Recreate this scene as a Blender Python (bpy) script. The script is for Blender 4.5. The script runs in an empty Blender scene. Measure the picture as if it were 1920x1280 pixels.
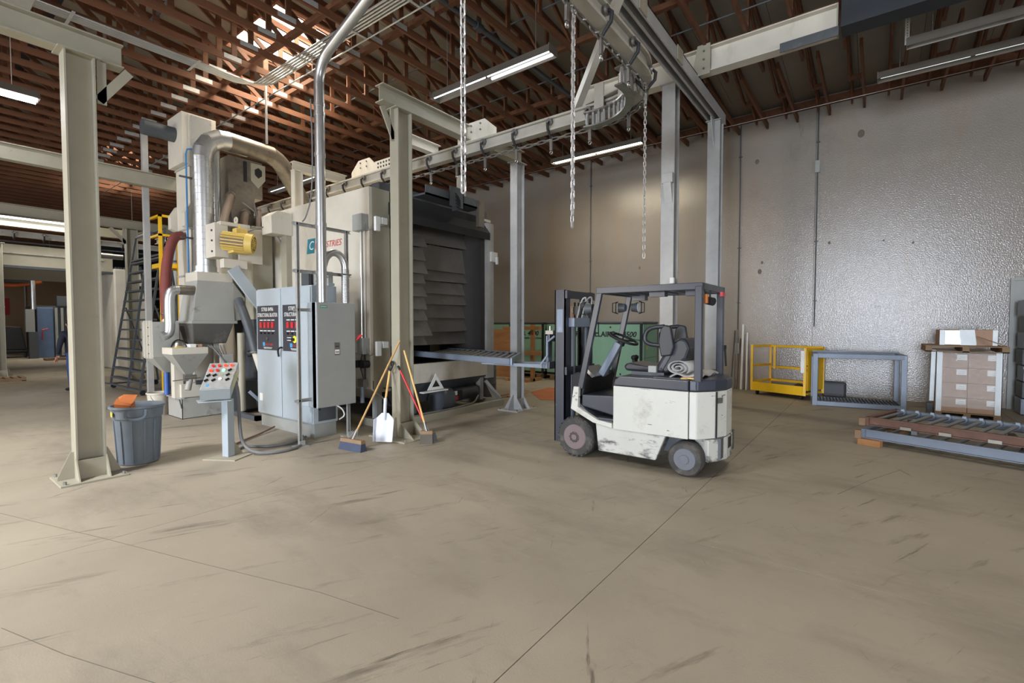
import bpy, bmesh, math, random
from mathutils import Vector, Matrix
random.seed(7)
C = bpy.context.scene.collection
PI = math.pi

# ---------------------------------------------------------------- camera, sky, lights, exposure
YAW, PITCH = math.radians(52.866), math.radians(2.006)
cam_d = bpy.data.cameras.new('camera'); cam = bpy.data.objects.new('camera', cam_d); C.objects.link(cam)
_f = Vector((math.sin(YAW)*math.cos(PITCH), math.cos(YAW)*math.cos(PITCH), -math.sin(PITCH)))
_r = Vector((math.cos(YAW), -math.sin(YAW), 0)); _u = _r.cross(_f)
_m = Matrix((_r, _u, -_f)).transposed().to_4x4(); _m.translation = Vector((0, 0, 1.65))
cam.matrix_world = _m
cam_d.sensor_width = 36; cam_d.lens = 900/1920*36; cam_d.clip_end = 200
bpy.context.scene.camera = cam
sc = bpy.context.scene
sc.view_settings.view_transform = 'Standard'; sc.view_settings.look = 'None'
sc.view_settings.gamma = 1; sc.view_settings.use_curve_mapping = False
sc.view_settings.exposure = -0.05
w = bpy.data.worlds.new('sky'); sc.world = w; w.use_nodes = True
w.node_tree.nodes['Background'].inputs[0].default_value = (.55, .68, .9, 1)
w.node_tree.nodes['Background'].inputs[1].default_value = 1.0

def area(name, loc, rot, sx, sy, power, col, spread=180):
    l = bpy.data.lights.new(name, 'AREA'); l.shape = 'RECTANGLE'; l.size = sx; l.size_y = sy
    l.energy = power; l.color = col; l.spread = math.radians(spread)
    o = bpy.data.objects.new(name, l); C.objects.link(o); o.location = loc; o.rotation_euler = rot
    return o
WARM = (1, .86, .68); COOL = (.78, .87, 1)
SKYLIGHTS = [(4.5, 6.1, 8.7, 11.0), (4.55, 6.0, -1.6, .4), (4.55, 6.0, 19.6, 21.6),
             (-6.2, -4.6, 5.6, 7.8), (-3.2, -1.8, -1.6, .4), (4.55, 6.0, 31, 33)]  # the two nearest the camera are unseen skylights added for their light
roof_z = lambda x: 6.95 + (13.4-x)*.075
area('doorway_daylight', (-16.6, -.6, 2.4), (0, -PI/2+.08, 0), 4.6, 4.0, 2500, COOL, 150)
area('added_side_light', (-16.6, 12.5, 2.2), (0, -PI/2+.2, 0), 4.0, 4.8, 900, (1, .95, .88), 150)  # added light from an unseen side opening, brightens left-facing sides
for i, (x0, x1, y0, y1) in enumerate(SKYLIGHTS):
    area('skylight_daylight', ((x0+x1)/2, (y0+y1)/2, roof_z(x1)-.03), (0, 0, 0), x1-x0-.1, y1-y0-.1, (270, 40, 90, 2500, 90, 150)[i], ((1, .9, .74), (1, .95, .88), (1, .92, .78), (.97, .97, 1), (1, .95, .9), (1, .92, .8))[i], (125, 110, 110, 132, 120, 110)[i])
area('added_rear_light', (-2, -15.0, 2.4), (PI/2-.05, 0, 0), 5.6, 4.4, 800, (.95, .97, 1), 150)  # added fill from an unseen opening behind the camera

# ---------------------------------------------------------------- materials
def srgb(r, g, b):
    f = lambda c: (c/255/12.92) if c/255 <= .04045 else ((c/255+.055)/1.055)**2.4
    return (f(r), f(g), f(b), 1)
MATS = {}
def mat(name, col, rough=.5, metal=0., var=.12, scale=3., bump=0., bscale=60., wear=None, emit=0., stretch=None, dust=None, spec=.5):
    m = bpy.data.materials.new(name); m.use_nodes = True; nt = m.node_tree; N = nt.nodes; L = nt.links
    b = N['Principled BSDF']; b.inputs['Roughness'].default_value = rough; b.inputs['Metallic'].default_value = metal
    b.inputs['Specular IOR Level'].default_value = spec
    c = srgb(*col)
    if emit:
        b.inputs['Base Color'].default_value = c
        b.inputs['Emission Color'].default_value = c; b.inputs['Emission Strength'].default_value = emit
        MATS[name] = m; return m
    tc = N.new('ShaderNodeTexCoord'); co = tc.outputs['Object']
    if stretch:
        mp = N.new('ShaderNodeMapping'); mp.inputs['Scale'].default_value = stretch; L.new(co, mp.inputs[0]); co = mp.outputs[0]
    n = N.new('ShaderNodeTexNoise'); n.inputs['Scale'].default_value = scale; n.inputs['Detail'].default_value = 6
    n.inputs['Roughness'].default_value = .6
    L.new(co, n.inputs['Vector'])
    r = N.new('ShaderNodeValToRGB'); r.color_ramp.elements[0].position = .3; r.color_ramp.elements[1].position = .7
    r.color_ramp.elements[0].color = tuple(max(0, x*(1-var)) for x in c[:3])+(1,)
    r.color_ramp.elements[1].color = tuple(min(1, x*(1+var)) for x in c[:3])+(1,)
    L.new(n.outputs[0], r.inputs[0]); out = r.outputs[0]
    def layer(out, colr, lo, hi, sc_, st=None):
        n2 = N.new('ShaderNodeTexNoise'); n2.inputs['Scale'].default_value = sc_; n2.inputs['Detail'].default_value = 8
        n2.inputs['Roughness'].default_value = .7
        c2 = tc.outputs['Object']
        if st:
            mp2 = N.new('ShaderNodeMapping'); mp2.vector_type = 'TEXTURE'
            mp2.inputs['Scale'].default_value = tuple(1/k for k in st[:3])
            mp2.inputs['Rotation'].default_value = (0, 0, st[3] if len(st) > 3 else 0)
            if 1: L.new(c2, mp2.inputs[0])
            c2 = mp2.outputs[0]
        L.new(c2, n2.inputs['Vector'])
        r2 = N.new('ShaderNodeMapRange'); r2.inputs[1].default_value = lo; r2.inputs[2].default_value = hi
        L.new(n2.outputs[0], r2.inputs[0])
        mx = N.new('ShaderNodeMix'); mx.data_type = 'RGBA'; L.new(r2.outputs[0], mx.inputs[0]); L.new(out, mx.inputs[6])
        mx.inputs[7].default_value = srgb(*colr); return mx.outputs[2]
    for wsp in (wear or []): out = layer(out, *wsp)
    L.new(out, b.inputs['Base Color'])
    if bump:
        nb = N.new('ShaderNodeTexNoise'); nb.inputs['Scale'].default_value = bscale; nb.inputs['Detail'].default_value = 3
        L.new(co, nb.inputs['Vector'])
        bp = N.new('ShaderNodeBump'); bp.inputs['Strength'].default_value = bump; bp.inputs['Distance'].default_value = .02
        L.new(nb.outputs[0], bp.inputs['Height']); L.new(bp.outputs[0], b.inputs['Normal'])
    MATS[name] = m; return m
m_floor = mat('concrete_floor', (151, 142, 125), .6, var=.12, scale=.55, bump=.05, bscale=90,
              wear=[((120, 111, 99), .5, .74, .8, (1.2, .5, 1)), ((102, 95, 84), .58, .7, 1.3, (.45, 2.6, 1, -.45)), ((90, 84, 74), .62, .68, 2.6, (.22, 3.6, 1, -.4)), ((100, 92, 82), .64, .69, 2.1, (.3, 3.0, 1, .5)), ((166, 158, 142), .62, .8, 9, None), ((74, 68, 62), .74, .78, 4.5, None)])
m_joint = mat('joint_filler', (104, 97, 84), .9)
m_wall = mat('wall_paint', (141, 133, 123), .2, var=.08, scale=.5, bump=.22, bscale=40,
             wear=[((146, 128, 108), .5, .78, .8, (1, 1.5, .35)), ((120, 112, 106), .62, .8, .35, None), ((138, 100, 74), .7, .8, 1.6, (1, 1, .4)), ((112, 88, 76), .66, .74, .9, (1, 1.6, .25))], spec=.7)
m_wall2 = mat('far_wall_paint', (160, 128, 96), .6, var=.1, scale=.5)
m_roof = mat('roof_insulation', (128, 120, 106), .6, var=.12, scale=.8, bump=.4, bscale=3, stretch=(1, .4, 1))
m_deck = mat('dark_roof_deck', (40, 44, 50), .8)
m_wood = mat('truss_wood', (100, 62, 37), .75, var=.25, scale=2.5, stretch=(.4, 6, 6), wear=[((60, 36, 24), .5, .8, 1.2, None)])
m_woodd = mat('dark_wood', (84, 54, 38), .8, var=.25, scale=4)
m_plate = mat('galvanised_plate', (172, 172, 168), .45, .25, scale=20)
m_cream = mat('cream_steel_paint', (156, 151, 133), .5, var=.06, wear=[((120, 108, 88), .66, .75, 5, None)])
m_creamw = mat('cream_steel_dusty', (200, 194, 180), .5, var=.07, scale=1.5, wear=[((150, 138, 112), .55, .8, .9, (1, 1, .4)), ((90, 80, 66), .7, .78, 6, None)])
m_rail = mat('rail_paint', (168, 164, 154), .42, .1, wear=[((90, 86, 80), .6, .72, 4, (1, .3, 1))])
m_greypaint = mat('grey_column_paint', (170, 170, 168), .4, .1, wear=[((90, 86, 80), .66, .74, 5, None)])
m_cab = mat('blue_grey_enamel', (164, 174, 180), .42, var=.04, wear=[((140, 140, 136), .6, .8, 1.2, None)])
m_cab2 = mat('grey_enamel', (150, 152, 148), .42, var=.05)
m_dkgrey = mat('dark_grey_paint', (72, 76, 80), .5, wear=[((110, 108, 102), .62, .75, 3, None)])
m_black = mat('black_rubber', (26, 26, 28), .65, var=.25, scale=9)
m_tyre = mat('dusty_tyre', (58, 57, 56), .85, var=.2, wear=[((104, 98, 90), .5, .75, 5, None)])
m_curtain = mat('rubber_curtain', (98, 93, 86), .8, var=.15, scale=2, wear=[((116, 110, 98), .55, .75, 2.5, None)])
m_inside = mat('blast_liner', (24, 24, 24), .85)
m_plaque = mat('overlay_plaque', (62, 62, 68), .4)
m_white = mat('white_label', (225, 225, 222), .5, var=.03)
m_red = mat('red_plastic', (200, 48, 52), .35)
m_redl = mat('red_lamp', (255, 60, 40), emit=1.2)
m_whitel = mat('white_lamp', (255, 240, 215), emit=2.0)
m_greenl = mat('green_lamp', (150, 255, 190), emit=1.0)
m_teal = mat('teal_print', (36, 120, 138), .5)
m_redp = mat('red_print', (190, 70, 70), .5)
m_blue = mat('blue_print', (70, 160, 215), .5)
m_ink = mat('black_print', (30, 30, 30), .5)
m_steel = mat('bare_steel', (150, 148, 144), .35, .8, var=.15, scale=5)
m_chain = mat('galvanised_chain', (196, 196, 196), .35, .75, var=.15, scale=30)
m_galv = mat('spiral_duct_steel', (206, 208, 208), .36, .9, var=.06, scale=8)
m_pipe = mat('conduit_steel', (196, 198, 198), .3, .85, var=.06)
m_duct = mat('dull_duct', (130, 122, 110), .4, .6, wear=[((90, 80, 66), .5, .7, 3, None)])
m_hop = mat('hopper_grey', (158, 158, 152), .5, var=.06, wear=[((92, 90, 86), .58, .74, 2.2, (1, 1, 1.4))])
m_yellow = mat('yellow_paint', (226, 178, 24), .42, var=.08, wear=[((120, 90, 30), .66, .74, 6, None)])
m_motor = mat('motor_yellow', (204, 176, 92), .45)
m_orange = mat('orange_brace', (190, 96, 40), .7)
m_navy = mat('navy_enamel', (54, 58, 68), .3, var=.1, wear=[((120, 120, 124), .68, .74, 9, None)])
m_flwhite = mat('worn_white_enamel', (192, 192, 184), .42, var=.04, wear=[((150, 146, 134), .55, .75, 2, None), ((58, 58, 58), .63, .655, 6, (1, .3, 2.6)), ((70, 68, 64), .66, .68, 16, (1, .5, 1.5))])
m_flskirt = mat('scuffed_white_enamel', (184, 184, 177), .45, var=.05, wear=[((66, 66, 66), .5, .62, 5, (1, .5, 1.5))])
m_seat = mat('seat_vinyl', (40, 43, 50), .38, var=.1)
m_hub = mat('wheel_hub', (94, 98, 106), .5, var=.08)
m_hubb = mat('rusty_hub', (112, 98, 98), .6, var=.1)
m_cloth = mat('grey_canvas', (166, 164, 160), .9, bump=.3, bscale=12)
m_dkcloth = mat('dark_cloth', (54, 54, 56), .95, bump=.5, bscale=9)
m_card = mat('cardboard', (164, 134, 112), .8, var=.06)
m_cardo = mat('orange_cardboard', (178, 100, 48), .8, var=.1)
m_film = mat('edge_protector', (214, 222, 226), .35)
m_bin = mat('bin_plastic', (106, 116, 126), .5, var=.08, wear=[((150, 146, 136), .58, .8, 2, None)])
m_green = mat('compressor_green', (122, 160, 136), .5, var=.05)
m_lumber = mat('raw_lumber', (150, 106, 66), .8, var=.2, stretch=(3, .5, 3))
m_pallet = mat('pallet_wood', (134, 110, 84), .85, var=.2)
m_brown = mat('rusty_steel', (112, 82, 68), .7, var=.25, scale=4, wear=[((150, 140, 126), .62, .72, 3, None)])
m_bluegrey = mat('blue_grey_steel', (122, 132, 146), .45, .2, var=.08, wear=[((150, 160, 172), .6, .8, 4, None)])
m_handle = mat('broom_handle', (186, 146, 92), .55, var=.12, stretch=(6, 6, .6))
m_handlel = mat('pale_handle', (222, 180, 110), .5)
m_bristle = mat('blue_bristle', (64, 72, 92), .9)
m_straw = mat('dark_bristle', (88, 82, 74), .9)
m_shovel = mat('white_plastic', (206, 212, 222), .4)
m_hose = mat('brown_hose', (120, 104, 90), .7)
m_hoser = mat('red_stripe_hose', (120, 60, 54), .7)
m_cable = mat('grey_cable', (112, 112, 112), .6)
m_airblue = mat('blue_air_line', (60, 130, 190), .4)
m_bluebox = mat('blue_oven_panel', (98, 118, 150), .35, .3)
m_banner = mat('red_banner', (186, 56, 44), .7)
m_skin = mat('skin', (190, 140, 115), .6)
m_hood = mat('navy_hoodie', (36, 41, 54), .9)
m_jeans = mat('blue_jeans', (46, 70, 120), .9)
m_hair = mat('brown_hair', (50, 36, 28), .8)
m_tube = mat('fluorescent_tube', (238, 246, 255), emit=4)
m_tubeh = mat('blazing_fluorescent_tube', (245, 248, 255), emit=34)
m_tubew = mat('warm_fluorescent_tube', (255, 250, 222), emit=8)
m_tubed = mat('dim_fluorescent_tube', (225, 232, 235), emit=1.1)
m_sky = mat('skylight_diffuser', (255, 244, 222), emit=12)
m_fix = mat('fixture_metal', (104, 98, 90), .4, .3)

# ---------------------------------------------------------------- mesh helpers
V3 = Vector
class MB:
    def __init__(s): s.v = []; s.f = []
    def add(s, vs, fs):
        o = len(s.v); s.v += [tuple(x) for x in vs]; s.f += [tuple(i+o for i in f) for f in fs]; return s
    def hexa(s, p): return s.add(p, [(0, 3, 2, 1), (4, 5, 6, 7), (0, 1, 5, 4), (1, 2, 6, 5), (2, 3, 7, 6), (3, 0, 4, 7)])
    def box(s, a, b):
        x0, y0, z0 = a; x1, y1, z1 = b
        return s.hexa([(x0, y0, z0), (x1, y0, z0), (x1, y1, z0), (x0, y1, z0), (x0, y0, z1), (x1, y0, z1), (x1, y1, z1), (x0, y1, z1)])
    def prism(s, poly, vec):
        n = len(poly); v = V3(vec); a = [V3(p) for p in poly]
        return s.add(a+[p+v for p in a], [tuple(range(n))[::-1], tuple(range(n, 2*n))]+[(i, (i+1) % n, n+(i+1) % n, n+i) for i in range(n)])
    def frame(s, p, q, up):
        d = (V3(q)-V3(p)); d.normalize(); u = V3(up)
        if abs(d.dot(u)) > .98: u = V3((1, 0, 0)) if abs(d.x) < .9 else V3((0, 1, 0))
        x = d.cross(u).normalized(); return d, x, x.cross(d)
    def bar(s, p, q, w, h, up=(0, 0, 1)):
        p, q = V3(p), V3(q); d, x, u = s.frame(p, q, up); x = x*w/2; u = u*h/2
        return s.hexa([p-x-u, p+x-u, p+x+u, p-x+u, q-x-u, q+x-u, q+x+u, q-x+u])
    def cyl(s, p, q, r, n=16, r2=None, cap=True):
        p, q = V3(p), V3(q); r2 = r if r2 is None else r2; d, x, u = s.frame(p, q, (0, 0, 1))
        a = [p+(x*math.cos(t)+u*math.sin(t))*r for t in (2*PI*i/n for i in range(n))]
        b = [q+(x*math.cos(t)+u*math.sin(t))*r2 for t in (2*PI*i/n for i in range(n))]
        fs = [(i, (i+1) % n, n+(i+1) % n, n+i) for i in range(n)]
        if cap: fs += [tuple(range(n))[::-1], tuple(range(n, 2*n))]
        return s.add(a+b, fs)
    def tube(s, pts, r, n=8, closed=False):
        pts = [V3(p) for p in pts]; m = len(pts); rings = []; u = None
        rr = r if isinstance(r, (list, tuple)) else [r]*m
        for i, p in enumerate(pts):
            a = pts[(i-1) % m] if (closed or i > 0) else p; b = pts[(i+1) % m] if (closed or i < m-1) else p
            d = (b-a).normalized()
            if u is None:
                u = V3((0, 0, 1)) if abs(d.z) < .9 else V3((1, 0, 0))
            x = d.cross(u)
            if x.length < 1e-5: x = d.cross(V3((0, 1, 0)))
            x.normalize(); u = x.cross(d).normalized()
            rings.append([p+(x*math.cos(t)+u*math.sin(t))*rr[i] for t in (2*PI*k/n for k in range(n))])
        vs = [v for g in rings for v in g]; fs = []
        for i in range(m if closed else m-1):
            j = (i+1) % m
            fs += [(i*n+k, i*n+(k+1) % n, j*n+(k+1) % n, j*n+k) for k in range(n)]
        if not closed: fs += [tuple(range(n))[::-1], tuple(range((m-1)*n, m*n))]
        return s.add(vs, fs)
    def lathe(s, prof, c=(0, 0, 0), axis=(0, 0, 1), n=24):
        c = V3(c); d, x, u = s.frame(c, c+V3(axis), (0, 0, 1)); m = len(prof); vs = []
        for r, z in prof: vs += [c+d*z+(x*math.cos(t)+u*math.sin(t))*r for t in (2*PI*k/n for k in range(n))]
        fs = []
        for i in range(m-1): fs += [(i*n+k, i*n+(k+1) % n, (i+1)*n+(k+1) % n, (i+1)*n+k) for k in range(n)]
        if prof[0][0] > 1e-6: fs.append(tuple(range(n))[::-1])
        if prof[-1][0] > 1e-6: fs.append(tuple(range((m-1)*n, m*n)))
        return s.add(vs, fs)
    def ring(s, c, axis, R, r, n=24, k=8):
        c = V3(c); d, x, u = s.frame(c, c+V3(axis), (0, 0, 1))
        return s.tube([c+(x*math.cos(t)+u*math.sin(t))*R for t in (2*PI*i/n for i in range(n))], r, k, True)
    def ball(s, c, r, n=12, m=8, sc=(1, 1, 1)):
        c = V3(c); vs = []; fs = []
        for i in range(m+1):
            th = PI*i/m
            for k in range(n): vs.append(c+V3((r*sc[0]*math.sin(th)*math.cos(2*PI*k/n), r*sc[1]*math.sin(th)*math.sin(2*PI*k/n), r*sc[2]*math.cos(th))))
        for i in range(m):
            for k in range(n): fs.append((i*n+k, i*n+(k+1) % n, (i+1)*n+(k+1) % n, (i+1)*n+k))
        return s.add(vs, fs)
    def ibeam(s, p, q, d, b, tf=.016, tw=.012, up=(0, 0, 1)):
        p, q = V3(p), V3(q); a, x, u = s.frame(p, q, up); d2, b2, w = d/2, b/2, tw/2
        sec = [(-b2, -d2), (b2, -d2), (b2, -d2+tf), (w, -d2+tf), (w, d2-tf), (b2, d2-tf), (b2, d2), (-b2, d2), (-b2, d2-tf), (-w, d2-tf), (-w, -d2+tf), (-b2, -d2+tf)]
        n = 12; vs = [e+x*i+u*j for e in (p, q) for i, j in sec]
        quads = [(0, 1, 2, 11), (11, 2, 3, 10), (10, 3, 4, 9), (9, 4, 5, 8), (8, 5, 6, 7)]
        fs = [(i, (i+1) % n, n+(i+1) % n, n+i) for i in range(n)]
        fs += [t[::-1] for t in quads]+[tuple(i+n for i in t) for t in quads]
        return s.add(vs, fs)
    def channel(s, p, q, w, h, t=.006, up=(0, 0, 1)):     # open side faces +up
        p, q = V3(p), V3(q); a, x, u = s.frame(p, q, up)
        for off, ww, hh in ((-u*(h/2-t/2), w, t), (x*(w/2-t/2), t, h), (-x*(w/2-t/2), t, h)): s.bar(p+off, q+off, ww, hh, u)
        return s
def origin(o):
    v = V3((0, 0, 0))
    while o: v = v+o.location; o = o.parent
    return v
def data(M, m, smooth=False, name='mesh'):
    me = bpy.data.meshes.new(name); me.from_pydata(M.v, [], M.f)
    bm = bmesh.new(); bm.from_mesh(me)
    if smooth: bmesh.ops.remove_doubles(bm, verts=bm.verts, dist=1e-6)
    bmesh.ops.recalc_face_normals(bm, faces=bm.faces); bm.to_mesh(me); bm.free()
    me.materials.append(m)
    if smooth:
        me.polygons.foreach_set('use_smooth', [True]*len(me.polygons)); me.set_sharp_from_angle(angle=math.radians(38))
    return me
def part(name, M, m, parent=None, smooth=False, bevel=0, label=None, kind=None, local=False):
    if isinstance(M, MB):
        if parent and not local:
            o0 = origin(parent); M.v = [tuple(V3(p)-o0) for p in M.v]
        me = data(M, m, smooth, name)
    else: me = M
    o = bpy.data.objects.new(name, me); C.objects.link(o)
    if parent: o.parent = parent
    if bevel:
        b = o.modifiers.new('bevel', 'BEVEL'); b.width = bevel; b.segments = 2; b.limit_method = 'ANGLE'; b.angle_limit = .6
    if label: o['label'] = label
    if kind: o['kind'] = kind
    return o
def thing(name, label, cat, loc=(0, 0, 0), rz=0, group=None):
    o = bpy.data.objects.new(name, None); C.objects.link(o); o.location = loc; o.rotation_euler = (0, 0, rz)
    o.empty_display_size = .1
    o['label'] = label; o['category'] = cat
    if group: o['group'] = group
    return o
def tag(o, label, cat, group=None):
    o['label'] = label; o['category'] = cat
    if group: o['group'] = group
    return o
def struct(name, M=None, m=None, bevel=0):
    if M is None:
        o = bpy.data.objects.new(name, None); C.objects.link(o)
    else: o = part(name, M, m, bevel=bevel)
    o['kind'] = 'structure'; return o
def dup(t, loc, label=None, rz=None):
    r = t.copy(); C.objects.link(r); r.location = loc
    if rz is not None: r.rotation_euler = (0, 0, rz)
    if label: r['label'] = label
    for ch in list(t.children):
        c = ch.copy(); C.objects.link(c); c.parent = r
        for g in list(ch.children):
            d = g.copy(); C.objects.link(d); d.parent = c
    return r
def text(name, s, loc, xdir, ydir, size, m, parent, ext=.001, align='CENTER', shear=0, bold=0, sx=1):
    cu = bpy.data.curves.new(name, 'FONT'); cu.body = s; cu.size = size; cu.extrude = ext; cu.align_x = align; cu.align_y = 'CENTER'
    cu.shear = shear; cu.offset = bold; cu.resolution_u = 3
    tmp = bpy.data.objects.new(name, cu); C.objects.link(tmp); bpy.context.view_layer.update()
    me = bpy.data.meshes.new_from_object(tmp); bpy.data.objects.remove(tmp); bpy.data.curves.remove(cu)
    o = bpy.data.objects.new(name, me); C.objects.link(o); me.materials.clear(); me.materials.append(m)
    x = V3(xdir).normalized(); y = V3(ydir).normalized(); z = x.cross(y)
    mm = Matrix((x*sx, y, z)).transposed().to_4x4()
    mm.translation = V3(loc)-(origin(parent) if parent else V3((0, 0, 0)))
    if parent: o.parent = parent
    o.matrix_local = mm
    return o
def arc(c, a, b, t0, t1, n):      # points c + a cos t + b sin t
    c, a, b = V3(c), V3(a), V3(b)
    return [c+a*math.cos(t0+(t1-t0)*i/n)+b*math.sin(t0+(t1-t0)*i/n) for i in range(n+1)]
def smoothpath(pts, it=2):
    pts = [V3(p) for p in pts]
    for _ in range(it):
        q = [pts[0]]
        for a, b in zip(pts, pts[1:]): q += [a*.75+b*.25, a*.25+b*.75]
        q.append(pts[-1]); pts = q
    return pts

# ---------------------------------------------------------------- setting: floor, walls, roof
floor = struct('floor', MB().box((-17.2, -15.4, -.3), (13.6, 46.2, -.012)), m_joint)
GX = [-17.2, -9.5, -2.9, 3.7, 10.3, 13.42]; GY = [-15.4, -9.2, -5.2, -1.93, 1.37, 4.67, 7.2, 10.5, 13.8, 17.1, 20.4, 27, 33.6, 40, 46.2]
g = .0022
for i in range(len(GX)-1):
    for j in range(len(GY)-1):
        part('slab', MB().box((GX[i]+g, GY[j]+g, -.2), (GX[i+1]-g, GY[j+1]-g, 0)), m_floor, floor, bevel=.002)
for pts in ([(.6, 6.08), (1.02, 4.68), (1.3, 3.7), (1.6, 2.7), (1.72, 2.1)], [(.36, 3.76), (.52, 3.2), (.68, 2.74), (.8, 2.4)], [(5.6, .26), (6.3, .02), (7.0, -.27)]):
    M = MB()
    for (a, b), (c, d) in zip(pts, pts[1:]): M.bar((a, b, -.001), (c, d, -.001), .004, .004)
    part('floor_crack', M, m_joint, floor)
wr = struct('wall_right')
WY = [-15.4, -10.8, -4.8, 1.2, 7.05, 13, 19, 25, 31, 37, 46.2]
for a, b in zip(WY, WY[1:]): part('panel', MB().box((13.4, a+.0015, -.1), (13.65, b-.0015, roof_z(13.4)+.2)), m_wall, wr, bevel=.002)
part('joint_filler', MB().box((13.43, -15.4, 0), (13.6, 46.2, 6.9)), m_joint, wr)
M = MB()
for (y, z, r) in [(2.45, 5.72, .05), (.35, 5.92, .07), (2.3, 3.2, .03), (.9, 3.55, .028), (-.6, 3.4, .022), (-.1, 3.5, .02), (4.4, 3.1, .03), (5.5, 3.3, .035), (2.35, 2.98, .05), (5.0, 2.6, .03)]:
    M.ball((13.4, y, z), r, 10, 6, (.1, 1, 1.3))
part('wall_patch', M, m_joint, wr)
struct('wall_far', MB().box((-17.2, 46.2, -.1), (13.65, 46.5, 9.4)), m_wall2)
wl = struct('wall_left')
for a, b, z0, z1 in [(-15.4, -4.5, 0, 9.3), (-4.5, 3.2, 4.8, 9.3), (3.2, 10, 0, 9.3), (10, 15, 4.4, 9.3), (15, 46.2, 0, 9.3)]:
    part('panel', MB().box((-17.4, a, z0), (-17.2, b, z1)), m_wall2, wl)
wb = struct('wall_back')
for a, b, z0, z1 in [(-17.2, -5, 0, 9.3), (-5, 1, 4.8, 9.3), (1, 14, 0, 9.3)]:
    part('panel', MB().box((a, -15.6, z0), (b, -15.4, z1)), m_wall2, wb)
# roof: insulated strips between the skylight holes, single slope
ceiling = struct('ceiling')
XS = [-17.4, -9.4, -6.2, -4.6, -3.2, -1.8, 2.3, 4.5, 4.55, 6.0, 6.1, 9.9, 13.65]
YS = [-15.6, -1.6, .4, 2.9, 5.6, 7.8, 8.7, 11.0, 15, 19.6, 21.6, 26, 31, 33, 39, 46.4]
def ishole(x, y):
    return any(a-.01 < x < b+.01 and c-.06 < y < d+.06 for a, b, c, d in SKYLIGHTS)
for x0, x1 in zip(XS, XS[1:]):
    for y0, y1 in zip(YS, YS[1:]):
        if ishole((x0+x1)/2, (y0+y1)/2): continue
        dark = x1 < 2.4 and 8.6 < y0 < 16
        M = MB(); n = max(1, round((y1-y0)/1.3))
        for k in range(n):
            a = y0+(y1-y0)*k/n; b = y0+(y1-y0)*(k+1)/n
            cz = [roof_z(x0), roof_z(x1)]
            M.hexa([(x0, a, cz[0]), (x1, a, cz[1]), (x1, b-.006, cz[1]), (x0, b-.006, cz[0]), (x0, a, cz[0]+.12), (x1, a, cz[1]+.12), (x1, b, cz[1]+.12), (x0, b, cz[0]+.12)])
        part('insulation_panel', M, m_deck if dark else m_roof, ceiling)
for i, (x0, x1, y0, y1) in enumerate(SKYLIGHTS):
    s = thing('skylight', ['bright rectangular skylight above the orange lit trusses', 'added unseen skylight in the roof above the open floor', 'second skylight far down the bay behind the ducts', 'skylight over the dark left bay', 'added unseen skylight over the left bay by the doorway', 'most distant skylight near the far wall'][i], 'skylight', ((x0+x1)/2, (y0+y1)/2, roof_z(x1)))
    zt = roof_z(x0)+.05
    part('diffuser', MB().box((x0+.05, y0+.05, zt-.02), (x1-.05, y1-.05, zt)), m_sky, s)
    M = MB(); zb = roof_z(x1)-.02
    for a, b in (((x0+.01, y0+.01), (x0+.05, y1-.01)), ((x1-.05, y0+.01), (x1-.01, y1-.01)), ((x0+.05, y0+.01), (x1-.05, y0+.05)), ((x0+.05, y1-.05), (x1-.05, y1-.01))):
        M.box((a[0], a[1], zb), (b[0], b[1], zt+.02))
    part('curb', M, m_wood, s)
ledge = struct('trim_1', MB().box((13.28, -9, 6.72), (13.4, 46, 6.88)), m_wood)

# ---------------------------------------------------------------- roof trusses
SP = .64; bc_z = 6.44
def beam_me(x0, x1, z0, z1, t, m):
    return data(MB().box((x0, -t/2, z0), (x1, t/2, z1)), m)
me_bot = beam_me(-9.1, 10.3, bc_z, bc_z+.115, .045, m_wood)
me_short = beam_me(10.36, 13.36, bc_z+.02, bc_z+.15, .045, m_wood)
M = MB(); M.hexa([(-9.1, -.022, roof_z(-9.1)-.12), (13.3, -.022, roof_z(13.3)-.12), (13.3, .022, roof_z(13.3)-.12), (-9.1, .022, roof_z(-9.1)-.12), (-9.1, -.022, roof_z(-9.1)-.005), (13.3, -.022, roof_z(13.3)-.005), (13.3, .022, roof_z(13.3)-.005), (-9.1, .022, roof_z(-9.1)-.005)])
me_top = data(M, m_wood)
nodes = [4.0+1.2*k for k in range(-7, 8)]
def web_diag(x): return MB().bar((x-1.5, 0, roof_z(x-1.5)-.06), (x, 0, bc_z+.08), .038, .085, (1, 0, .6))
def web_vert(x): return MB().box((x+.04, -.019, bc_z+.05), (x+.13, .019, roof_z(x)-.05))
me_diag = [data(web_diag(x), m_wood) for x in nodes[::2] if x < 10.2]
me_vert = [data(web_vert(x), m_wood) for x in nodes if x < 10.2]
me_nail = [data(MB().box((x-.1, -.0245, bc_z+.03), (x+.2, .0245, bc_z+.115)), m_plate) for x in nodes if 3.9 < x < 5.3]
me_rs = [data(MB().bar((10.0, .22, roof_z(10)-.1), (11.9, .22, bc_z+.12), .038, .09, (1, 0, .6)), m_wood),
         data(MB().bar((13.2, .22, bc_z+.15), (12.1, .22, roof_z(12.1)-.1), .038, .09, (1, 0, .6)), m_wood),
         data(MB().box((11.86, -.02, bc_z+.1), (11.95, .24, bc_z+.18)), m_wood)]
Mw = MB()
for x in nodes:
    if x < 10.2: w_ = web_diag(x); Mw.add(w_.v, w_.f)
for x in nodes:
    if x < 10.2: w_ = web_vert(x); Mw.add(w_.v, w_.f)
me_webs = data(Mw, m_wood)
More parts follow.
